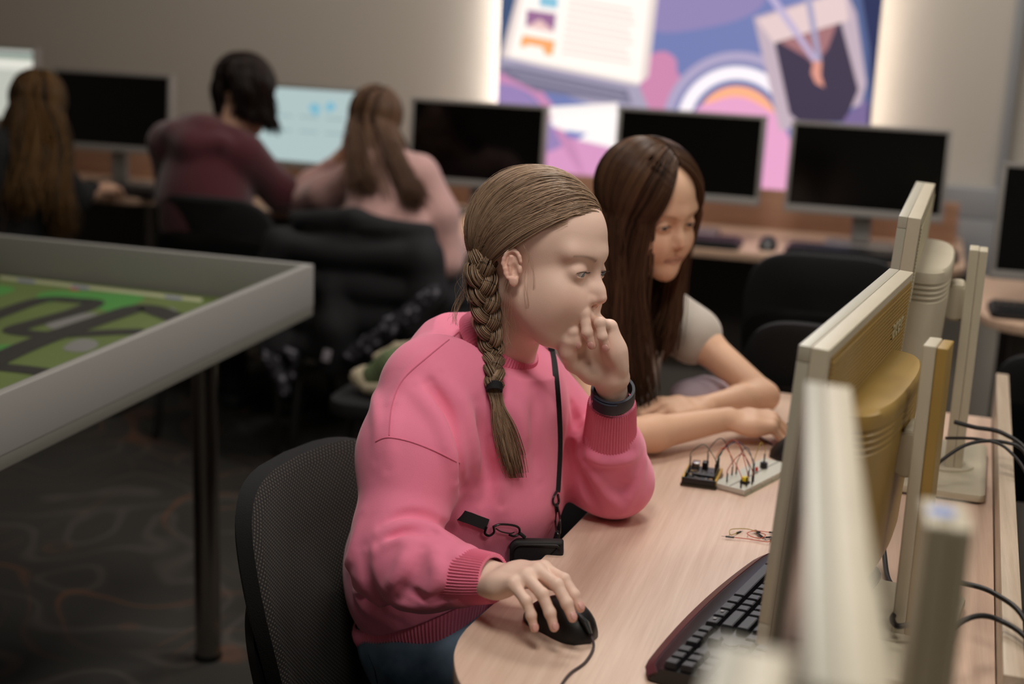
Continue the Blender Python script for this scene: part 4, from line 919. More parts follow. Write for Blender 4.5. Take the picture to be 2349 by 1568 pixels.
for k in range(5):
    a = math.radians(222+k*7.5); d = (Vector((1, 0, 0))-wa*wa.x).normalized()*math.cos(a)+wa.cross((Vector((1, 0, 0))-wa*wa.x).normalized())*math.sin(a)
    Mz = Matrix.Translation(wc+d*.0296)@d.to_track_quat('Z', 'Y').to_matrix().to_4x4()
    child(MB().cyl(.0018 if k else .0026, -.0005, .0010 if k else .0022, M=Mz, n=14).build('strap_pin' if k == 0 else 'strap_hole', mat('pin_steel', 'c8c4bc', .2, metal=1) if k == 0 else mat('hole_black', '04060a', .9)), wt)
child(MB().box(-.017, .017, -.019, .019, 0, .010, M=Matrix.Translation(wc+Vector((0, .026, 0)))@Vector((0, 1, .1)).to_track_quat('Z', 'Y').to_matrix().to_4x4(), bev=.004).build('watch_case', mat('watch_black', '07080a', .2)), wt)
BLKF = mat('black_chair_fabric', '100f10', .95, bump=.3, bscale=500)
# ================================================================ SECOND STUDENT (long brown hair)
F2 = head_frame((-.449, 2.500, 1.108), -39, 14, 3.1, .945)
p2_ = empty('person', (-.5, 2.6, 0), 'person with long loose brown hair looking down, bare forearms crossed on the desk', 'person')
def inv_child(o, par): o.parent = par; o.matrix_parent_inverse = par.matrix_world.inverted(); return o
B = Body(); head(B, F2, (-.515, 2.578, .965), nr=.047)
B.cone((-.52, 2.585, .93), (-.56, 2.62, .60), .06, .08, .04).cone((-.58, 2.50, .91), (-.45, 2.66, .90), .038, .038, .04)
W2a, W2b = (-.262, 2.352, .792), (-.318, 2.452, .780)
B.chain([(-.59, 2.47, .905), (-.430, 2.175, .790), (-.37, 2.23, .788), W2a], [.038, .031, .029, .020], .015)
B.chain([(-.42, 2.645, .895), (-.345, 2.605, .855), (-.222, 2.545, .785)], [.036, .032, .026], .015); B.chain([(-.222, 2.545, .785), (-.262, 2.51, .783), W2b], [.026, .026, .019], .012)
for y, dx in ((2.50, 0), (2.66, .03)): B.chain([(-.60+dx, y, .55), (-.26, y-.10, .53), (-.22, y-.11, .08)], [.08, .056, .038], .03)
H2a = Fr(W2a, (.90, .40, -.05), (-.12, -.10, 1), .90, 1); H2b = Fr(W2b, (-.78, -.60, .02), (.05, -.1, 1), .90, -1)
ta = hand(B, H2a, [(34, 50, 30), (38, 56, 34), (42, 56, 34), (44, 56, 30)], [(.022, .024, -.010), (.046, .040, -.012), (.066, .034, -.020), (.084, .022, -.026)], (4, 0, -4, -8))
tb = hand(B, H2b, [(24, 32, 16), (24, 34, 16), (24, 34, 16), (26, 30, 14)], [(.022, .024, -.008), (.048, .044, -.010), (.074, .050, -.012), (.094, .046, -.014)], (4, 0, -4, -8))
pts, tri, quad = B.grow(.0020)
cols = skin_cols(pts, F2, 'dcb193', 'a8655a', [(tuple(H2a(t[0])), .010, 'd88a7c', .4) for t in ta+[]])
body2 = grown('body', pts, tri, quad, SKIN, p2_, cols); eyes(F2, body2, (-.12, 2.15, .85), '4a3526'); lashes(F2, body2); nails(H2b, tb, body2)
TEE = mat('beige_tee', 'b5aba0', .85, sheen=.2, bump=.1, bscale=700)
S2 = Body(); S2.ell((-.53, 2.585, .86), (.115, .145, .10), None, .03).ell((-.55, 2.60, .76), (.115, .15, .12), None, .05).ell((-.57, 2.61, .64), (.12, .15, .12), None, .05)
S2.cone((-.585, 2.49, .905), (-.435, 2.655, .895), .050, .050, .04).chain([(-.43, 2.645, .893), (-.372, 2.615, .868)], [.054, .056], .02).chain([(-.59, 2.475, .90), (-.545, 2.39, .868)], [.054, .056], .02)
pts, tri, quad = S2.grow(.0035, disp=(lattice_noise(12, 8, 25, 70, .0022), .006)); sh2 = grown('tshirt', pts, tri, quad, TEE, p2_)
J2 = Body()
for y, dx in ((2.50, 0), (2.66, .03)): J2.chain([(-.60+dx, y, .55), (-.26, y-.10, .53), (-.22, y-.11, .12)], [.092, .068, .05], .03)
J2.cone((-.60, 2.50, .56), (-.57, 2.66, .56), .095, .095, .03); pts, tri, quad = J2.grow(.008); grown('trousers', pts, tri, quad, mat('dark_trousers', '1c1b1e', .9), p2_)
for y in (2.39, 2.55): inv_child(MB().prism(rrect(-.28, -.04, y-.045, y+.045, .04), 0, .055, bev=.02).build('shoe', mat('dark_shoe', '201f20', .6)), p2_)
HB = hairmat('brown_hair', '21150f', '71503a'); 
def line2(phi): return np.interp(phi, [-180, -105, -90, -70, -50, -30, 0, 20, 45, 70, 90, 105, 180], [-46, -42, -22, -6, 14, 32, 38, 30, 8, -12, -24, -42, -46])
cap('hair', F2, HB, p2_, line=line2); hair2 = [o for o in COL.objects if o.name.startswith('hair') and o.parent == p2_][0]
def falling(F, n, seed, part, exits, drop, col, parent, name, r=.0008, K=30, clump=.010, spread=.03, out=.02, line=None, K1=13, tilt_=(0, 0, 0), lay0=(-.03, .05)):
    """hair that leaves a parting, follows the head and then hangs; exits(u, side) -> azimuth, elevation"""
    rg = np.random.RandomState(seed); L = []; val = []
    nc = 46; cl = [(rg.rand(), rg.choice([-1, 1])) for _ in range(nc)]
    for i in range(n):
        c = rg.randint(nc); u, sd = cl[c]; u = np.clip(u+rg.normal(0, .025), 0, 1)
        r0 = np.array(part(u, sd)); az_, el_ = exits(u, sd); az_ += rg.normal(0, 2.5); ex = np.array((math.cos(math.radians(el_))*math.cos(math.radians(az_)), math.cos(math.radians(el_))*math.sin(math.radians(az_)), math.sin(math.radians(el_))))
        r0 = r0/np.linalg.norm(r0); lay = rg.uniform(*lay0); t = np.linspace(0, 1, K1)[:, None]
        d = slerp(np.tile(r0, (K1, 1)), ex, t); A_ = on_scalp(F, d, (lay+.06*np.sin(t*2.2)-.03*(1-t)**3))
        st = A_[-1]; dr, fx = drop(u, sd); ln = dr*rg.uniform(.82, 1.0); m_ = K-K1; tt = np.linspace(0, 1, m_+1)[1:, None]
        T0 = (A_[-1]-A_[-2]); T0 /= np.linalg.norm(T0); down = np.array((0, 0, -1.)); cz = np.array([math.sin(c*1.7), math.cos(c*2.3), 0])*clump
        Hn = st+T0*ln*.28*(1-(1-tt)**2)*.5+down*ln*(tt-.14*(1-(1-tt)**2))+np.array(fx)*tt**1.3+cz*np.sin(tt*math.pi*1.3)+rg.normal(0, 1, 3)*spread*.25*tt+(st-F.o)*[1, 1, 0]*out*4*np.sin(tt*2.4)*.3
        Hn[:, :] += .003*np.sin(tt*7+c)*np.array((1, .6, 0)); L.append(np.concatenate([A_, Hn])); val.append(.42+.22*math.sin(c*3.1)+rg.normal(0, .12))
    o = strand_mesh(name, np.array(L), np.concatenate([np.linspace(.8, 1.1, K1), np.linspace(1.1, .45, K-K1)])[None, :]*r, col, None, np.clip(val, .03, 1)); inv_child(o, parent) if parent.type == 'EMPTY' else child(o, parent); return o
falling(F2, 4600, 21, lambda u, s: (math.cos(math.radians(52+u*105)), .05+s*.03, math.sin(math.radians(52+u*105))),
        lambda u, s: (((-34-u*132) if s < 0 else (36+u*128)), (-4-20*u) if s > 0 else -14-14*u),
        lambda u, s: (((.36-.07*u) if s < 0 else (.29+.02*u)), ((.045*(1-u), -.02, 0) if s < 0 else (-.03+.0*u, -.03, 0))), HB, hair2, 'hair_strands', r=.0012, lay0=(-.02, .11))
# ================================================================ BACK ROW STUDENTS
def simple_person(label, F, neck, torso, arms, cloth, cm, legs, hands=(), vox=.0045, sleeve=1.0, hipm=None):
    p = empty('person', (torso[0][0][0], torso[0][0][1], 0), label, 'person'); B = Body(); head(B, F, neck)
    B.chain([t[0] for t in torso], [t[1]*.6 for t in torso], .03)
    for a, rs in arms: B.chain(a, rs, .015)
    for fr, cu, th in hands: hand(B, fr, cu, th)
    for a in legs: B.chain(a, [.07, .05, .036], .02)
    pts, tri, quad = B.grow(vox*.75); b = grown('body', pts, tri, quad, SKIN, p, skin_cols(pts, F, 'd8ad92', 'a8655a')); eyes(F, b, tuple(F((1, 0, -.3))), '4a3526')
    C_ = Body(); C_.chain([t[0] for t in torso], [t[1] for t in torso], .05)
    for a, rs in cloth: C_.chain(a, rs, .03)
    pts, tri, quad = C_.grow(vox, disp=(lattice_noise(int(abs(F.o[0]*100)), 9, 20, 55, .0035), .008)); c = grown('top', pts, tri, quad, cm, p)
    L = Body()
    for a in legs: L.chain(a, [.085, .062, .046], .03)
    L.cone(legs[0][0], legs[1][0], .09, .09, .03); pts, tri, quad = L.grow(.009); grown('trousers', pts, tri, quad, hipm or mat('dark_trousers', '1c1b1e', .9), p)
    for a in legs:
        x, y, z = a[-1]; inv_child(MB().prism(rrect(x-.045, x+.045, y-.06, y+.18, .04), 0, .055, bev=.02).build('shoe', mat('dark_shoe', '201f20', .6)), p)
    return p, b, c
rel = [(20, 30, 15)]*4; thb = [(.022, .024, -.010), (.050, .044, -.014), (.076, .052, -.018), (.096, .050, -.022)]
# pink top, head propped on the hand
F5 = head_frame((-1.672, 4.262, 1.045), 112, 22, 14, .97)
ROSE = mat('rose_knit', 'c49a94', .9, sheen=.3, bump=.2, bscale=300)
hnd = (-1.792, 4.33, .955)
P5, b5, c5 = simple_person('person in a pale pink top with long light brown hair, head propped on a hand', F5, (-1.60, 4.21, .955),
    [((-1.59, 4.16, .90), .105), ((-1.545, 4.06, .76), .125), ((-1.52, 4.00, .60), .125)],
    [([(-1.70, 4.18, .90), (-1.955, 4.30, .775), hnd], [.038, .032, .022]), ([(-1.455, 4.16, .915), (-1.375, 4.16, .70), (-1.36, 4.32, .76)], [.038, .032, .022])],
    [([(-1.695, 4.17, .895), (-1.80, 4.20, .835), (-1.955, 4.285, .782)], [.060, .056, .040]), ([(-1.955, 4.285, .782), (-1.90, 4.30, .85), (-1.835, 4.315, .905)], [.040, .036, .030]), ([(-1.59, 4.16, .92), (-1.470, 4.15, .920)], [.085, .060]), ([(-1.465, 4.15, .915), (-1.395, 4.14, .80), (-1.365, 4.14, .66)], [.060, .054, .046]), ([(-1.365, 4.14, .66), (-1.35, 4.28, .72)], [.044, .036])],
    ROSE, [[(-1.60, 3.98, .55), (-1.62, 4.36, .52), (-1.62, 4.40, .09)], [(-1.44, 3.98, .55), (-1.42, 4.36, .52), (-1.42, 4.40, .09)]],
    hands=[(Fr(hnd, (.35, .05, .95), (-.95, .1, .3), .9, -1), [(30, 50, 30)]*4, thb), (Fr((-1.36, 4.32, .762), (0, 1, 0), (0, 0, 1), .9, 1), rel, thb)], hipm=mat('patterned_trousers', '2a2a2e', .9))
HC5 = hairmat('light_brown_hair', '38261b', '8a6850'); cap('hair', F5, HC5, P5); hr = [o for o in COL.objects if o.name.startswith('hair') and o.parent == P5][0]
falling(F5, 1500, 31, lambda u, s: (math.cos(math.radians(60+u*80)), s*.05, math.sin(math.radians(60+u*80))), lambda u, s: (s*(72+u*100), -20), lambda u, s: ((.22+.04*u), (.14+.05*u, -.20, .02) if s < 0 else (.09+.08*u, -.20, .02)), HC5, hr, 'hair_strands', r=.0022, spread=.05)
# maroon hoodie, dark bob
F4 = head_frame((-2.100, 4.235, 1.118), 78, 24, -8, .98)
MAR = mat('maroon_fleece', '47121c', .95, sheen=.3)
P4, b4, c4 = simple_person('person in a maroon hoodie with a short dark bob, seen from behind', F4, (-2.15, 4.17, 1.00),
    [((-2.19, 4.12, .95), .12), ((-2.18, 4.10, .80), .145), ((-2.16, 4.10, .62), .14)],
    [([(-2.32, 4.12, .96), (-2.36, 4.22, .78), (-2.30, 4.42, .775)], [.038, .034, .022]), ([(-2.05, 4.15, .93), (-1.96, 4.28, .80), (-1.98, 4.46, .775)], [.038, .034, .022])],
    [([(-2.30, 4.12, .965), (-2.08, 4.13, .955)], [.070, .068]), ([(-2.31, 4.12, .955), (-2.345, 4.20, .80), (-2.30, 4.38, .778)], [.068, .058, .038]), ([(-2.06, 4.14, .94), (-1.985, 4.25, .82), (-1.98, 4.40, .790)], [.068, .058, .038]),
     ([(-2.27, 4.07, 1.005), (-2.19, 4.035, .975), (-2.10, 4.06, .985)], [.036, .045, .036]), ([(-2.25, 4.13, 1.03), (-2.16, 4.08, 1.01), (-2.09, 4.12, 1.01)], [.028, .030, .028])],
    MAR, [[(-2.27, 4.06, .55), (-2.26, 4.42, .52), (-2.26, 4.46, .09)], [(-2.06, 4.06, .55), (-2.05, 4.42, .52), (-2.05, 4.46, .09)]],
    hands=[(Fr((-2.30, 4.42, .775), (.1, 1, 0), (0, 0, 1), .9, -1), rel, thb), (Fr((-1.98, 4.46, .775), (-.1, 1, 0), (0, 0, 1), .9, 1), rel, thb)])
inv_child(MB().tube(spline([(-2.262, 4.13, 1.045), (-2.225, 4.085, 1.048), (-2.18, 4.08, 1.043)], 5), .012, 8, flat=(.6, 1.4)).build('white_collar', mat('white_cotton', '9d959c', .8)), P4)
HC4 = hairmat('dark_hair', '120b09', '2c1a14'); cap('hair', F4, HC4, P4); hr = [o for o in COL.objects if o.name.startswith('hair') and o.parent == P4][0]
falling(F4, 1500, 41, lambda u, s: (math.cos(math.radians(60+u*70)), s*.04, math.sin(math.radians(60+u*70))), lambda u, s: (s*(50+u*122), -8), lambda u, s: (.15, (.01, 0.01, 0)), HC4, hr, 'hair_strands', r=.0022, out=.0, spread=.02, lay0=(0, .12))
# black top, very long hair
F3 = head_frame((-2.690, 3.955, 1.050), 120, 26, 8, .99)
P3, b3, c3 = simple_person('person in a black top with very long golden brown hair falling down the back', F3, (-2.70, 3.88, .96),
    [((-2.72, 3.83, .90), .115), ((-2.72, 3.80, .75), .13), ((-2.72, 3.80, .60), .13)],
    [([(-2.86, 3.86, .90), (-2.95, 4.0, .77), (-2.85, 4.25, .775)], [.038, .034, .022]), ([(-2.58, 3.86, .90), (-2.58, 3.98, .78), (-2.66, 4.26, .775)], [.038, .034, .022])],
    [([(-2.85, 3.86, .915), (-2.60, 3.86, .91)], [.062, .060]), ([(-2.86, 3.86, .90), (-2.94, 3.99, .79), (-2.86, 4.2, .780)], [.06, .05, .034]), ([(-2.585, 3.86, .90), (-2.58, 3.98, .79), (-2.66, 4.2, .780)], [.06, .05, .034])],
    mat('black_cotton', '0e0d0f', .9), [[(-2.80, 3.80, .54), (-2.80, 4.18, .52), (-2.80, 4.22, .09)], [(-2.64, 3.80, .54), (-2.62, 4.18, .52), (-2.62, 4.22, .09)]],
    hands=[(Fr((-2.85, 4.25, .775), (.1, 1, 0), (0, 0, 1), .9, -1), rel, thb), (Fr((-2.66, 4.26, .775), (-.1, 1, 0), (0, 0, 1), .9, 1), rel, thb)])
inv_child(MB().tube(spline([(-2.80, 3.80, 1.03), (-2.775, 3.765, 1.00), (-2.74, 3.75, .975)], 5), .006, 8, flat=(.6, 1.6)).build('white_collar', mat('white_cotton', '9d959c', .8)), P3)
HC3 = hairmat('golden_brown_hair', '1c120b', '7d5a30'); cap('hair', F3, HC3, P3); hr = [o for o in COL.objects if o.name.startswith('hair') and o.parent == P3][0]
falling(F3, 1700, 51, lambda u, s: (math.cos(math.radians(60+u*80)), s*.05, math.sin(math.radians(60+u*80))), lambda u, s: (s*(66+u*106), -18), lambda u, s: ((.40-.08*u), (.07+.07*u, -.14, 0) if s < 0 else (.02+.1*u, -.16, 0)), HC3, hr, 'hair_strands', r=.0022, spread=.07, clump=.02)
# jacket hanging over the chair of the pink-topped student
jk = empty('jacket', (-1.56, 3.86, .35), 'black padded jacket with grey patterned sleeves draped over a chair back', 'jacket')
Jk = Body(); Jk.chain([(-1.76, 3.88, .800), (-1.56, 3.86, .815), (-1.35, 3.88, .790)], [.030, .032, .030], .03)
for x0, x1, z in ((-1.78, -1.35, .72), (-1.79, -1.34, .62), (-1.79, -1.36, .52), (-1.77, -1.40, .42)): Jk.cone((x0, 3.845, z), (x1, 3.845, z), .045, .045, .04)
Jk.chain([(-1.80, 3.85, .72), (-1.83, 3.83, .60), (-1.80, 3.82, .42)], [.05, .05, .045], .03); Jk.chain([(-1.34, 3.86, .73), (-1.32, 3.84, .62), (-1.36, 3.83, .52)], [.05, .05, .045], .03)
Jk.chain([(-1.62, 3.82, .60), (-1.60, 3.81, .50), (-1.62, 3.82, .38)], [.04, .05, .04], .03)
pts, tri, quad = Jk.grow(.005, disp=(lattice_noise(77, 10, 18, 50, .006), .014))
def jput(o): o.parent = jk; o.matrix_parent_inverse = jk.matrix_world.inverted(); return o
jput(grown('shell', pts, tri, quad, mat('black_nylon', '111114', .85), None))
m, nt, b, tc = nodes('patterned_lining', .7); v = nt.nodes.new('ShaderNodeTexVoronoi'); v.inputs['Scale'].default_value = 42; nt.links.new(tc.outputs['Object'], v.inputs['Vector'])
mr = nt.nodes.new('ShaderNodeMapRange'); mr.inputs[1].default_value = .30; mr.inputs[2].default_value = .42; nt.links.new(v.outputs['Distance'], mr.inputs[0]); nt.links.new(mixc(nt, mr.outputs[0], '7d7a86', '1a191e'), b.inputs['Base Color'])
for pl, r in (([(-1.835, 3.81, .470), (-1.80, 3.79, .39), (-1.765, 3.79, .33), (-1.755, 3.78, .295)], [.030, .026, .024, .020]), ([(-1.765, 3.79, .30), (-1.745, 3.79, .34), (-1.72, 3.79, .385)], [.018, .017, .012]), ([(-1.77, 3.79, .415), (-1.72, 3.785, .405)], [.016, .014]),
              ([(-1.295, 3.80, .64), (-1.35, 3.79, .58), (-1.42, 3.78, .52), (-1.49, 3.78, .46), (-1.54, 3.78, .43)], [.022, .026, .028, .026, .024])):
    q = Body(); q.chain(pl, r, .01); g_ = q.grow(.005, disp=(lattice_noise(5, 8, 60, 120, .003), .006)); jput(grown('sleeve', *g_, m, None))
jput(MB().box(-.012, .012, -.002, .002, -.018, .018, M=TR((-1.605, 3.755, .425), (0, .2, .1)), bev=.004).build('white_label', mat('white_cotton', '9d959c', .8)))
# knitted hat on a stool in front of the jacket
hs = empty('stool', (-1.19, 3.25, 0), 'low black stool half hidden behind the pink sweatshirt, carrying the knitted hat', 'stool')
MB().prism(rrect(-.15, .15, -.15, .15, .07), .455, .495, bev=.012).build('seat', BLKF, hs)
for sx in (-1, 1):
    for sy in (-1, 1): MB().tube([(sx*.09, sy*.09, .455), (sx*.13, sy*.13, 0)], .011, 10).build('leg', BLACKP, hs)
ht = empty('knitted_hat', (-1.19, 3.22, .495), 'green and cream knitted hat lying behind the shoulder of the pink sweatshirt', 'hat')
for nm, pl, rs, mm_ in (('green_crown', [(-.065, -.01, .052), (.0, .0, .085), (.07, .01, .095)], [.040, .060, .052], mat('green_knit', '5c6a48', .95)), ('cream_brim', [(-.095, -.03, .032), (-.112, -.02, .045), (-.10, .0, .058)], [.026, .028, .024], mat('cream_knit', 'a89c84', .95)), ('cream_edge', [(-.06, .0, .112), (.0, .02, .146), (.06, .03, .158)], [.014, .016, .016], mat('cream_knit', 'a89c84', .95)), ('cream_edge', [(-.07, -.055, .022), (-.02, -.065, .024), (.04, -.06, .024)], [.018, .022, .022], mat('cream_knit', 'a89c84', .95))):
    q = Body(); q.chain([tuple(np.array(p)+np.array((-1.19, 3.22, .50))) for p in pl], rs, .01)
    kn = lambda P: (.0022*np.sin(P[:, 0]*330)*np.sin(P[:, 2]*260+P[:, 1]*150)).astype(np.float32)
    g_ = q.grow(.004, disp=(kn, .003)); o = grown(nm, *g_, mm_, None); o.data.transform(Matrix.Translation((-1.195, 3.22, .495))@Matrix.Scale(.78, 4)@Matrix.Translation((1.19, -3.22, -.495))); o.parent = ht; o.matrix_parent_inverse = ht.matrix_world.inverted()

q = Body(); q.ell((-.350, 2.600, .765), (.055, .040, .022), None, .01).ell((-.325, 2.615, .772), (.035, .030, .018), None, .01)
tag(grown('folded_cloth', *q.grow(.003, disp=(lattice_noise(6, 8, 60, 140, .003), .006), clip=lambda P: (.7505-P[:, 2]).astype(np.float32)), mat('lilac_cloth', 'c4b4c0', .9), None), 'pale lilac cloth lying on the desk behind the bare arm of the brown-haired student', 'cloth')
# ================================================================ CHAIRS
def fabric(name, c1, c2, pitch):
    m, nt, b, tc = nodes(name, .95); sx = nt.nodes.new('ShaderNodeSeparateXYZ'); nt.links.new(tc.outputs['Object'], sx.inputs[0]); k = 2*math.pi/pitch
    v = math_n(nt, 'MULTIPLY', math_n(nt, 'SINE', math_n(nt, 'MULTIPLY', sx.outputs[1], k)), math_n(nt, 'SINE', math_n(nt, 'MULTIPLY', sx.outputs[2], k)))
    mr = nt.nodes.new('ShaderNodeMapRange'); mr.inputs[1].default_value = .15; mr.inputs[2].default_value = .7; nt.links.new(v, mr.inputs[0])
    nt.links.new(mixc(nt, mr.outputs[0], c1, c2), b.inputs['Base Color'])
    bp = nt.nodes.new('ShaderNodeBump'); bp.inputs['Strength'].default_value = .4; bp.inputs['Distance'].default_value = .001; nt.links.new(mr.outputs[0], bp.inputs['Height']); nt.links.new(bp.outputs[0], b.inputs['Normal']); return m
MESHF = fabric('chair_weave', '1b1918', '544d45', .0072)
def office_chair(x, y, rz, label, fab=None, w=.46, zt=.88, zb=.50, lean=10, group=None, sheet=True, edgef=.05):
    """local frame: the sitter faces +x; the backrest stands at x = -.22"""
    e = empty('office_chair', (x, y, 0), label, 'chair', group, rz=rz); fab = fab or BLKF
    h = zt-zb; tl = math.tan(math.radians(lean))
    def pad(th, grow_, back, zlo, zhi):
        rg_ = []
        n = 18; outl_ = []
        for k in range(64):
            a = 2*math.pi*k/64; ca, sa = math.cos(a), math.sin(a); ex = .50
            yy = (w/2+grow_)*math.copysign(abs(ca)**ex, ca); zz = (zlo+zhi)/2+((zhi-zlo)/2+grow_)*math.copysign(abs(sa)**.62, sa)
            t = (zz-zb)/h; yy *= .80+.20*min(1, max(0, t*1.7)); outl_.append((yy, zz))
        for sx, s in ((-th/2, .0), (-th/2, .55), (-th/2, .92), (-th*.30, .99), (th*.30, .99), (th/2, .92), (th/2, .55), (th/2, .0)):
            ring = []
            for yy, zz in outl_:
                y2, z2 = yy*s, (zlo+zhi)/2+(zz-(zlo+zhi)/2)*s
                ring.append((-.22+back+sx+edgef*(y2/(w/2))**2-tl*(z2-zb)+.010*math.sin((z2-zb)/h*math.pi), y2, z2))
            rg_.append(ring)
        return MB().rings(rg_, cap=False)
    bo = pad(.045, 0, 0, zb, zt).build('backrest', [fab, BLKF], e)
    for f in bo.data.polygons:
        if abs(f.normal.x) < .30: f.material_index = 1
    pad(.022, .012, -.026, zb-.02, zb+h*.62).build('back_shell', mat('shell_black', '0d0d0e', .35), e)
    s = MB(); s.prism(rrect(-.21, .23, -.225, .225, .07), .415, .475, bev=.022, seg=4); s.build('seat', fab, e)
    MB().prism(rrect(-.19, .21, -.20, .20, .06), .400, .414, bev=.004).build('seat_shell', mat('shell_black', '0d0d0e', .35), e)
    MB().tube(spline([(-.255-tl*.08, 0, zb+.12), (-.27, 0, zb-.02), (-.22, 0, .41), (-.05, 0, .395)], 5), .016, 10, flat=(.5, 1.8)).build('back_bar', BLACKP, e)
    for sx in (-1, 1):
        for sy in (-1, 1):
            MB().tube([(sx*.10, sy*.19, .392), (sx*.18, sy*.205, .36), (sx*.22, sy*.22, .012)], .0125, 10).build('leg', BLACKP, e)
    for sy in (-1, 1): MB().tube([(-.19, sy*.205, .30), (.19, sy*.205, .30)], .008, 8).build('side_rail', BLACKP, e)
    return e
office_chair(-.525, 1.765, math.radians(-10), 'black chair with dotted weave back, under the person in the pink sweatshirt', MESHF, w=.44, zt=.822, zb=.42, lean=13, edgef=.055)
office_chair(-2.09, 4.22, math.radians(88), 'black chair behind the student in the maroon hoodie', w=.42, zt=.835)
office_chair(-1.56, 4.12, math.radians(86), 'black chair behind the pink-topped student, with a jacket draped over it', w=.48, zt=.815)
office_chair(-2.86, 4.12, math.radians(92), 'black chair behind the student with very long hair, beyond the grey table', w=.44, zt=.83)
office_chair(-.19, 3.72, math.radians(93), 'empty black chair pushed up to the desk below the lit panel', w=.40, zt=.905)
office_chair(-.09, 3.05, math.radians(86), 'black chair back showing just behind the ribbed cream monitor', w=.40, zt=.88)
office_chair(.42, 3.30, math.radians(80), 'black chair at the far side of the divider board, beside the side desk', w=.36, zt=.80)
# ================================================================ ON THE MAIN DESK
mm = az(1300, 1408, ZD+.018)
mo = mouse(-.352, 1.536, ZD, math.radians(-33), 'black wired mouse with grey scroll wheel under the hand of the pink-sweatshirt student', parts=True, length=.106)
cb = MB(); cb.tube(spline([(-.309, 1.508, ZD+.012), (-.301, 1.493, ZD+.004), (-.302, 1.455, ZD+.0022), (-.312, 1.42, ZD+.0022), (-.314, 1.38, ZD+.0022), (-.308, 1.33, ZD+.0022), (-.31, 1.275, ZD+.0022), (-.33, 1.262, ZD-.02), (-.335, 1.262, ZD-.10)], 8), .0016, 8)
o = cb.build('cable', mat('cable_grey', '3c3034', .5)); o.parent = mo; o.matrix_parent_inverse = mo.matrix_world.inverted()
mouse(-.135, 2.318, ZD, math.radians(25), 'black mouse beside the circuit boards, half hidden behind the monitor edge')
tag(MB().tube(spline([(-.185, 2.36, ZD+.002), (-.22, 2.43, ZD+.002), (-.16, 2.50, ZD+.002), (-.06, 2.42, ZD+.002), (.0, 2.30, ZD+.002)], 8), .0016, 6).build('mouse_cable', mat('cable_grey', '3c3034', .5)), 'thin mouse cable looping on the desk by the hands of the brown-haired student', 'cable')
# keyboard
kx, ky = az(1485, 1520, ZD+.02), az(1765, 1252, ZD+.02); kd = (ky-kx); kd.z = 0; kl = kd.length; kang = math.atan2(kd.y, kd.x)
kb = empty('keyboard', (kx.x+kd.x/2, kx.y+kd.y/2, ZD), 'large black keyboard with worn key legends lying beside the nearest cream screens', 'keyboard', rz=kang)
KW = kl/2+.004  # local: x along the long edge (far end +), y towards the user side; the keys run to -y
pr = []
body = MB()
R = []
for i in range(25):
    u = -KW+2*KW*i/24; f_ = abs(2*i/24-1); yf = .012*(1-f_**2)*1.0; e_ = .010*max(0, (f_-.9)/.1)
    R.append([(u, .004+yf-e_, .002), (u, .006+yf-e_, .008), (u, -.004+yf*.8-e_, .014), (u, -.016, .019), (u, -.150+e_, .027), (u, -.158+e_, .022), (u, -.158+e_, .002)])
body.rings(R).build('keyboard_base', mat('keyboard_base_black', '121012', .38), kb)
MB().rings([[(r[0][0], r[0][1]+.0015, .0045), (r[0][0], r[1][1]+.0018, .0075), (r[0][0], r[2][1]+.001, .0150), (r[0][0], r[2][1]-.001, .0135)] for r in R]).build('maroon_edge_trim', mat('maroon_trim', '4a2227', .35), kb)
KEYM = mat('key_black', '1b191c', .42, bump=.05, bscale=800); proto = {}
def key(u, v, w=.0168, h=.0165, g=.0021):
    kk = (round(w, 4), round(h, 4)); z = .0195-(v+.016)*.060
    if kk not in proto:
        t = bmesh.new(); bmesh.ops.create_cube(t, size=1)
        for q in t.verts:
            top = q.co.z > 0; q.co.x *= (w-(.0045 if top else .0012)); q.co.y *= (h-(.0045 if top else .0012)); q.co.z = .0072 if top else 0
        bmesh.ops.bevel(t, geom=t.edges[:], offset=.0007, segments=2, affect='EDGES'); me = bpy.data.meshes.new('key'); t.to_mesh(me); t.free(); me.materials.append(KEYM); me.shade_smooth(); me.set_sharp_from_angle(angle=math.radians(40)); proto[kk] = me
    o = bpy.data.objects.new('key', proto[kk]); COL.objects.link(o); o.parent = kb; o.location = (u, v, z); o.rotation_euler = (-.06, 0, 0)
P_ = .0188
rows = [[1.25, 1.25, 1.25, 6.25, 1.25, 1.25, 1.25, 1.25], [2.25]+[1]*10+[2.75], [1.75]+[1]*11+[2.25], [1.5]+[1]*12+[1.5], [1]*13+[2], [1, 1, 1, 1, 1, 1, 1, 1, 1, 1, 1, 1, 1, 1]]
x0 = KW-.012
for r, row in enumerate(rows):
    v = -.027-r*P_*1.02-(.006 if r == 5 else 0); u = x0
    for w in row:
        key(u-w*P_/2, v, w*P_-.0012, P_-.0018); u -= w*P_
xb = x0-15*P_-.006
for r in (3, 4):
    for c in range(3): key(xb-(c+.5)*P_, -.027-r*P_*1.02, P_-.0012, P_-.0018)
for c in range(3): key(xb-(c+.5)*P_, -.027, P_-.0012, P_-.0018)
key(xb-1.5*P_, -.027-P_*1.02, P_-.0012, P_-.0018)
xn = xb-3*P_-.006
for r in range(5):
    for c in range(4):
        if c*P_ < xn+KW-.02: key(xn-(c+.5)*P_*.98, -.027-r*P_*1.02, P_-.0012, P_-.0018)
MB().cyl(.011, 0, .006, M=TR((xb-1.5*P_, -.027-2*P_*1.02, .0215)), n=28, bev=.002).build('round_knob', KEYM, kb)
lg = mat('legend_white', '8c8a88', .5)
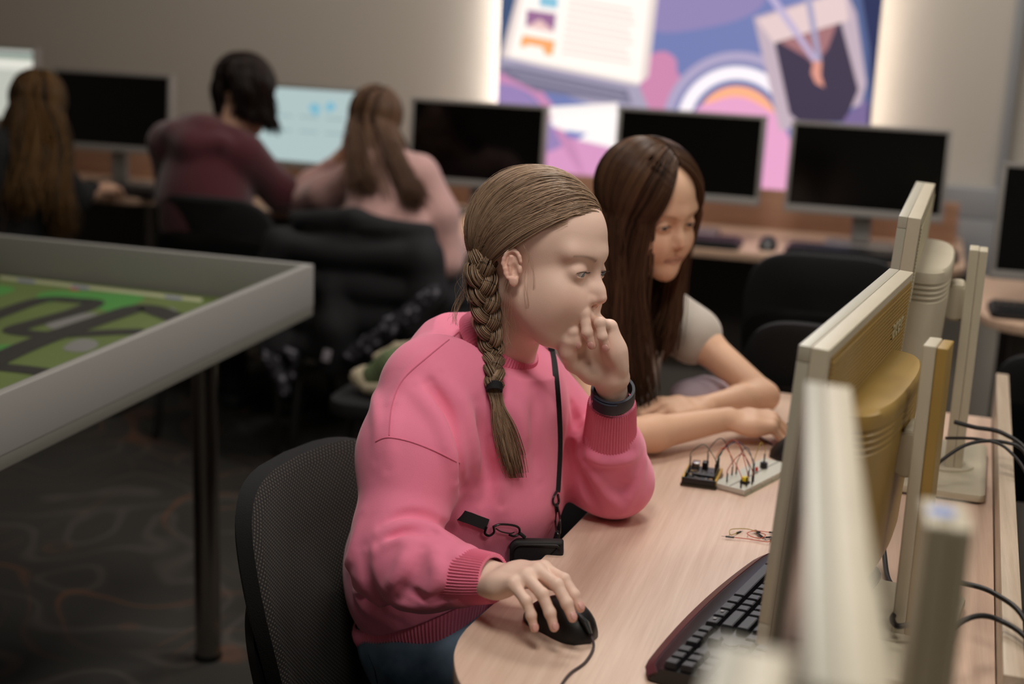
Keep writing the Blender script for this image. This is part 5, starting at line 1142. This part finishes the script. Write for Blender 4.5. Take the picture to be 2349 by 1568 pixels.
for (u, v) in ((x0-1.6*P_, -.027), (x0-13*P_, -.027), (x0-14.3*P_, -.027), (x0-2.2*P_, -.027-P_*1.02)):
    MB().box(-.0022, .0022, -.0018, .0018, 0, .0003, M=TR((u, v, .0275-(v+.016)*.06), (-.06, 0, 0))).build('key_legend', lg, kb, smooth=False)
# microcontroller board in its yellow bumper
def on_desk(px, py, z=ZD): return az(px, py, z)
ul, ub_, ut = on_desk(1563, 1112, ZD), on_desk(1638, 1122, ZD), on_desk(1598, 1062, ZD)
ax_ = (ub_-ul); ax_.z = 0; ang = math.atan2(ax_.y, ax_.x)
ub = empty('microcontroller_board', (ul.x, ul.y, ZD), 'small dark circuit board in a black and yellow bumper case', 'circuit board', rz=ang)
YEL = mat('yellow_plastic', 'c79a1c', .4)
MB().prism(rrect(-.002, .055, -.004, .072, .003), 0, .004, bev=.001).build('bumper_base', mat('bumper_olive', '2b2818', .5), ub)
MB().box(.0, .053, -.002, .002, .004, .014, bev=.001).build('black_end', BLACKP, ub)
MB().box(-.001, .0025, .002, .070, .004, .013, bev=.0008).build('yellow_side', YEL, ub); MB().box(.0505, .054, .002, .070, .004, .013, bev=.0008).build('yellow_side', YEL, ub)
MB().box(.003, .050, .003, .070, .0095, .0112).build('circuit_sheet', mat('pcb_dark', '262226', .4, noise=.3, nscale=300), ub)
random.seed(9)
for k in range(26):
    x, y = random.uniform(.009, .044), random.uniform(.006, .050); a, b_ = random.uniform(.001, .0035), random.uniform(.001, .003)
    MB().box(x-a, x+a, y-b_, y+b_, .0112, .0112+random.uniform(.0008, .002), bev=.0002, seg=1).build('chip', mat(['chip_black', 'chip_grey', 'chip_tan'][k % 3], ['0d0d0e', '6c6864', '8a6a3c'][k % 3], .4), ub)
MB().box(.012, .047, .0185, .0265, .0112, .0150, bev=.0005).build('long_chip', mat('chip_black', '0d0d0e', .4), ub)
MB().box(.006, .018, .052, .068, .0112, .0215, bev=.0008).build('usb_port', mat('port_silver', 'b0aca8', .25, metal=1), ub)
MB().box(.022, .031, .056, .070, .0112, .0225, bev=.001).build('power_jack', BLACKP, ub)
MB().box(.0035, .006, .006, .048, .0112, .0195, bev=.0004).build('pin_header', BLACKP, ub); MB().box(.047, .0495, .006, .062, .0112, .0195, bev=.0004).build('pin_header', BLACKP, ub)
for x in (.022, .027): MB().box(x-.0015, x+.0015, .0025, .0045, .0112, .0130).build('orange_part', mat('orange_part', 'c46a1c', .4), ub)
# solderless breadboard
b0, b1, b2 = on_desk(1643, 1112), on_desk(1707, 1138), on_desk(1815, 1082)
bx = (b2-b1); bx.z = 0; bang = math.atan2(bx.y, bx.x)
bb = empty('breadboard', (b1.x, b1.y, ZD), 'white solderless breadboard plugged full of jumper wires, beside dark circuit board', 'breadboard', rz=bang)
m, nt, b, tc = nodes('breadboard_white', .5)
v = nt.nodes.new('ShaderNodeTexVoronoi'); v.inputs['Scale'].default_value = 393; v.inputs['Randomness'].default_value = 0; nt.links.new(tc.outputs['Object'], v.inputs['Vector'])
mr = nt.nodes.new('ShaderNodeMapRange'); mr.inputs[1].default_value = .12; mr.inputs[2].default_value = .2; mr.inputs[3].default_value = .5; mr.inputs[4].default_value = 0; nt.links.new(v.outputs['Distance'], mr.inputs[0])
nt.links.new(mixc(nt, mr.outputs[0], 'c4c2b4', '6a6860'), b.inputs['Base Color'])
BL, BW = .165, .0545
MB().prism(rrect(0, BL, 0, BW, .001), .0015, .0095, bev=.0006).build('board_block', [m], bb)
MB().box(.001, BL+.004, -.002, BW-.002, 0, .0015, bev=.0004).build('adhesive_backing', mat('foam_cream', 'a8a68c', .8), bb)
MB().box(.002, BL-.002, BW/2-.0015, BW/2+.0015, .0094, .0097).build('center_groove', mat('groove_grey', '8c8a80', .6), bb)
for k in range(5): MB().box(BL*.12+k*.034, BL*.12+k*.034+.005, -.0012, .0, .004, .0075, bev=.0003).build('side_tab', mat('breadboard_tab', 'bab8aa', .5), bb)
def bw(p, z=.0095): v_ = bb.matrix_world@Vector((p[0], p[1], z)); return v_
def uw(p, z=.0195): return ub.matrix_world@Vector((p[0], p[1], z))
# parts plugged into the breadboard
t = MB().box(-.006, .006, -.006, .006, 0, .0035, bev=.0006)
pb = empty('push_button', bw((.030, .016)), 'yellow push button on a black base, plugged into white breadboard', 'button', rz=bang)
t.build('button_base', BLACKP, pb); MB().cyl(.0058, .0035, .0045, n=20).build('button_collar', BLACKP, pb); MB().cyl(.0056, .0045, .0105, n=28, bev=.0007).build('button_cap', mat('bright_yellow', 'e0c814', .35), pb)
bz = empty('buzzer', bw((.118, .030)), 'round black buzzer plugged in at the far end of white breadboard', 'buzzer', rz=bang)
MB().cyl(.0061, 0, .0095, n=30, bev=.0008).build('buzzer_case', BLACKP, bz); MB().cyl(.0013, .0090, .0097, n=12).build('sound_hole', mat('hole_black', '04060a', .9), bz)
ld = empty('led', bw((.088, .027)), 'tiny red light-emitting diode plugged into the breadboard', 'led', rz=bang)
MB().cyl(.0024, .003, .0075, n=18).sph(.0024, M=TR((0, 0, .0075)), n=18).build('lens', mat('led_red', 'c8241c', .2), ld); MB().cyl(.0003, 0, .003, M=TR((.001, 0, 0)), n=6).cyl(.0003, 0, .003, M=TR((-.001, 0, 0)), n=6).build('lead', mat('port_silver', 'b0aca8', .25, metal=1), ld)
WC = {'red': 'a8302a', 'orange': 'c4563a', 'black': '1c1c1e', 'green': '2f5a4c', 'teal': '3c7a70', 'blue': '2c4470', 'yellow': 'a8902c', 'grey': '4a5454'}
def wire(a, b_, h, col, label, side=(0, 0, 0), cat='wire'):
    a, b_ = Vector(a), Vector(b_); sd = Vector(side); e = empty('jumper_wire', a, label, cat, 'jumper wires on the circuit')
    up = Vector((0, 0, 1)); P = spline([a+up*.012, a+up*.020+sd*.2, (a*.72+b_*.28)+up*h*.85+sd*.8, (a+b_)/2+up*h+sd, (a*.28+b_*.72)+up*h*.85+sd*.8, b_+up*.020+sd*.2, b_+up*.012], 6)
    q = lambda pts, r: [p-a for p in pts]
    MB().tube(q(P, 0), .00065, 7).build('insulation', mat('wire_'+col, WC[col], .45), e)
    for p in (a, b_):
        MB().tube([p-a, p-a+up*.014], .0013, 6).build('plug', BLACKP, e)
    return e
wire(uw((.0045, .046)), uw((.048, .022)), .040, 'green', 'dark green jumper wire arching over the dark circuit board')
wire(uw((.048, .030)), bw((.006, .010)), .044, 'orange', 'orange jumper wire from dark board to the near corner of the breadboard', (-.01, .02, 0))
wire(uw((.048, .034)), uw((.048, .055)), .030, 'teal', 'short teal jumper wire on the edge of dark circuit board', (.006, 0, 0))
wire(uw((.048, .048)), bw((.052, .022)), .052, 'black', 'black jumper wire, the tallest arc over the breadboard')
wire(bw((.016, .040)), bw((.034, .006)), .047, 'red', 'red jumper wire arching over the yellow push button')
wire(uw((.048, .052)), bw((.020, .008)), .055, 'red', 'red jumper wire in front of the arcs, left of the yellow button', (.0, .012, 0))
wire(uw((.048, .058)), bw((.082, .030)), .046, 'blue', 'blue jumper wire running from dark board toward the red diode')
wire(bw((.046, .010)), bw((.060, .048)), .050, 'grey', 'grey-green jumper wire ending right of the yellow button')
wire(bw((.092, .034)), bw((.118, .030), .0195), .040, 'yellow', 'thin yellow jumper wire looping down to the black buzzer')
wire(uw((.030, .060), .0225), bw((.050, .050)), .050, 'black', 'thick black jumper wire behind the power jack')
def loose(pxs, col, label, plugs=(0, -1)):
    P = spline([az(u, v, ZD+.0018+.004*z) for u, v, z in pxs], 8); a = P[0].copy(); e = empty('jumper_wire', (a.x, a.y, ZD), label, 'wire', 'loose jumper wires on the desk'); a = Vector((a.x, a.y, ZD))
    MB().tube([p-a for p in P], .00065, 7).build('insulation', mat('wire_'+col, WC[col], .45), e)
    for i in plugs:
        p = P[i]; d = (P[0]-P[1] if i == 0 else P[-1]-P[-2]).normalized(); MB().tube([p-a, p-a+d*.012], .0014, 6).tube([p-a+d*.012, p-a+d*.018], .0003, 5).build('plug', BLACKP, e)
loose([(1690, 1222, 0), (1676, 1226, .5), (1676, 1214, .8), (1706, 1212, .8), (1728, 1216, .6), (1740, 1224, .3)], 'yellow', 'loose yellow jumper wire curled on the desk above the keyboard')
loose([(1684, 1232, .4), (1720, 1236, .3), (1760, 1242, .5), (1768, 1238, .2)], 'orange', 'loose orange-red jumper wire lying straight beside yellow one')
loose([(1764, 1220, .3), (1732, 1217, .6), (1714, 1222, .6), (1724, 1230, .5), (1745, 1234, .8), (1756, 1226, .9), (1744, 1221, .6)], 'orange', 'loose orange jumper wire coiled in a small ring above the keyboard')
loose([(1850, 1238, .4), (1800, 1228, .4), (1780, 1236, .5), (1800, 1248, .4)], 'black', 'loose black jumper wire next to the coiled orange one', (0, -1))
loose([(1738, 1222, .5), (1745, 1232, .9), (1757, 1232, .5)], 'black', 'short black jumper wire tangled in the orange ring', (0, -1))
# cables behind the screens
CB = mat('cable_black', '121112', .45)
def cable(pts, r, label): return tag(MB().tube(spline(pts, 8), r, 10).build('cable', CB), label, 'cable')
cable([(-.005, 1.95, ZD+.10), (.0, 1.93, ZD+.05), (.012, 1.90, ZD+.02), (.02, 1.84, ZD+.005), (.03, 1.80, ZD+.005), (.05, 1.78, ZD+.005), (.07, 1.74, ZD+.005)], .0035, 'thick black cable dropping from the ribbed monitor onto the desk')
cable([(.10, 2.25, .86), (.13, 2.25, .855), (.175, 2.25, .85), (.215, 2.20, .83), (.235, 2.10, .75), (.24, 2.0, .60)], .0035, 'black cable from the far monitor curving over the divider board')
cable([(.07, 2.18, .80), (.12, 2.20, .84), (.175, 2.22, .845), (.21, 2.20, .83), (.232, 2.15, .74), (.235, 2.1, .60)], .0028, 'thinner black cable rising over the divider board')
cable([(.09, 2.24, .835), (.14, 2.22, .845), (.18, 2.20, .84), (.215, 2.16, .80), (.23, 2.10, .70)], .0024, 'thin black cable just below the thick one on the divider')
cable([(.07, 1.50, .80), (.105, 1.56, .825), (.145, 1.60, .815), (.185, 1.55, .80), (.21, 1.50, .70), (.21, 1.48, .5)], .0032, 'black cable crossing over the near end of the divider board')
cable([(.10, 1.66, .83), (.14, 1.64, .83), (.175, 1.58, .82), (.20, 1.50, .74), (.205, 1.45, .55)], .0032, 'second black cable hooked over the divider, behind the crossing one')
cable([(.052, 1.60, .795), (.035, 1.598, .79), (.03, 1.625, .79), (.05, 1.66, .79), (.08, 1.64, .785), (.085, 1.61, .79), (.07, 1.598, .795), (.052, 1.60, .795)], .0035, 'black cable tied around the foot of the monitor column')
# computers behind the divider
def tower(x0, x1, y0, y1, z0, z1, label, top):
    e = empty('computer_tower', ((x0+x1)/2, (y0+y1)/2, z0), label, 'computer'); a, b_ = (x1-x0)/2, (y1-y0)/2
    MB().box(-a, a, -b_, b_, .004, z1-z0, bev=.004).build('case', mat('tower_dark', '232225', .45), e)
    MB().box(-a, a, -b_, b_, z1-z0+.0005, z1-z0+.006, bev=.002).build('top_cover', top, e)
    MB().box(-a-.004, -a-.0005, -b_+.01, b_-.01, .02, z1-z0-.02, bev=.001).build('side_panel', mat('tower_side', '302e30', .5), e)
    return e
desk(.215, .9, 1.2, 2.62, .62, .02, 'low shelf desk behind the divider board, carrying grey computer case', mat('dark_desk', '3a3532', .5), [(.3, 1.3), (.8, 2.5)])
tower(.250, .45, 1.40, 2.14, .62, .83, 'dark computer case with light grey top behind the divider board', mat('light_grey_top', '9a9a9c', .4))
# ================================================================ SHOULDER BAG
bg = empty('shoulder_bag', (-.46, 1.74, .62), 'small black pouch with zip resting against the pink sweatshirt, at the desk edge', 'bag')
IB = bg.matrix_world.inverted()
def bput(mb, name, m):
    o = mb.build(name, m); o.parent = bg; o.matrix_parent_inverse = IB; return o
pc = on(1212, 1262, .030); Nb = (C_O-pc).normalized(); Nb = (Nb+Vector((0, -.3, -.25))).normalized(); Xb = (C_R-Nb*C_R.dot(Nb)).normalized(); Zb = Nb.cross(Xb)
MB_ = Matrix([[Xb[i], Zb[i], Nb[i], pc[i]] for i in range(3)]+[[0, 0, 0, 1]])
bput(MB().prism(rrect(-.026, .048, -.060, .016, [.004, .012, .012, .012]), -.010, .010, M=MB_, bev=.006, seg=4), 'pouch', mat('bag_black', '0b0b0c', .7, bump=.1, bscale=400))
bput(MB().tube([MB_@Vector((x, y, .0095)) for x, y in rrect(-.0205, .042, -.055, .010, [.004, .012, .01, .01])], .0022, 8), 'zip_piping', mat('bag_trim', '050505', .5))
bput(MB().tube([MB_@Vector((-.0255, y, .008)) for y in (-.05, -.03, .004)], .0006, 5), 'stitching', mat('stitch_grey', '55534f', .8))
def strip(pts, w, th, m, name, par=None):
    P = [Vector(p) for p in pts]; R = []
    for i, p in enumerate(P):
        d = (P[min(i+1, len(P)-1)]-P[max(i-1, 0)]).normalized(); n = (C_O-p).normalized(); s = d.cross(n).normalized(); n = s.cross(d)
        R.append([p+s*w/2+n*th/2, p-s*w/2+n*th/2, p-s*w/2-n*th/2, p+s*w/2-n*th/2])
    return bput(MB().rings(R), name, m)
WEB = mat('black_webbing', '0a0a0b', .85, bump=.2, bscale=1500)
_s0 = on(1266, 806, .0035)
strip([ay(1258, 752, _s0.y+.030), ay(1262, 778, _s0.y+.012)]+[on(p.x, p.y, .0035) for p in spline([(1266, 806, 0), (1272, 840, 0), (1280, 930, 0), (1283, 1020, 0), (1279, 1110, 0), (1277, 1128, 0)], 7)], .0095, .0016, WEB, 'strap')
_q = on(1068, 1185, .003)
strip([ay(1022, 1168, _q.y+.012), ay(1046, 1177, _q.y+.002), _q]+[on(p.x, p.y, .003) for p in spline([(1078, 1188, 0), (1096, 1195, 0), (1118, 1203, 0)], 5)], .0155, .0016, WEB, 'strap')
CL = mat('clip_black', '060607', .3)
k_ = [on(u, v, .007) for u, v in ((1116, 1208), (1112, 1222), (1122, 1228), (1133, 1220), (1132, 1206))]; bput(MB().tube(spline(k_, 5), .0017, 8), 'hook', CL)
k_ = [on(u, v, .007) for u, v in ((1134, 1206), (1148, 1202), (1175, 1204), (1190, 1210), (1191, 1222), (1180, 1229), (1168, 1226))]; bput(MB().tube(spline(k_, 5), .0016, 8), 'carabiner', CL)
k_ = [on(u, v, .006) for u, v in ((1138, 1212), (1150, 1219), (1170, 1223), (1180, 1220))]; bput(MB().tube(spline(k_, 5), .0010, 6), 'carabiner_gate', CL)
bput(MB().tube([on(1191, 1222, .006), on(1197, 1226, .010), on(1204, 1232, .014)], .0026, 8), 'loop_tab', WEB)
k_ = [on(u, v, .006) for u, v in ((1277, 1126), (1270, 1140), (1269, 1152), (1276, 1160), (1282, 1150), (1280, 1134))]; bput(MB().tube(spline(k_, 5), .0016, 8), 'buckle', CL)
bput(MB().tube([on(1276, 1158, .006), on(1278, 1170, .006)], .0032, 8), 'swivel', CL)
k_ = [on(u, v, .006) for u, v in ((1276, 1168), (1274, 1195), (1277, 1220), (1284, 1222), (1285, 1195), (1282, 1172))]; bput(MB().tube(spline(k_, 5), .0015, 8), 'carabiner', CL)
bput(MB().tube([on(1279, 1218, .006), on(1280, 1228, .008), on(1278, 1236, .010)], .0035, 8), 'loop_tab', WEB)
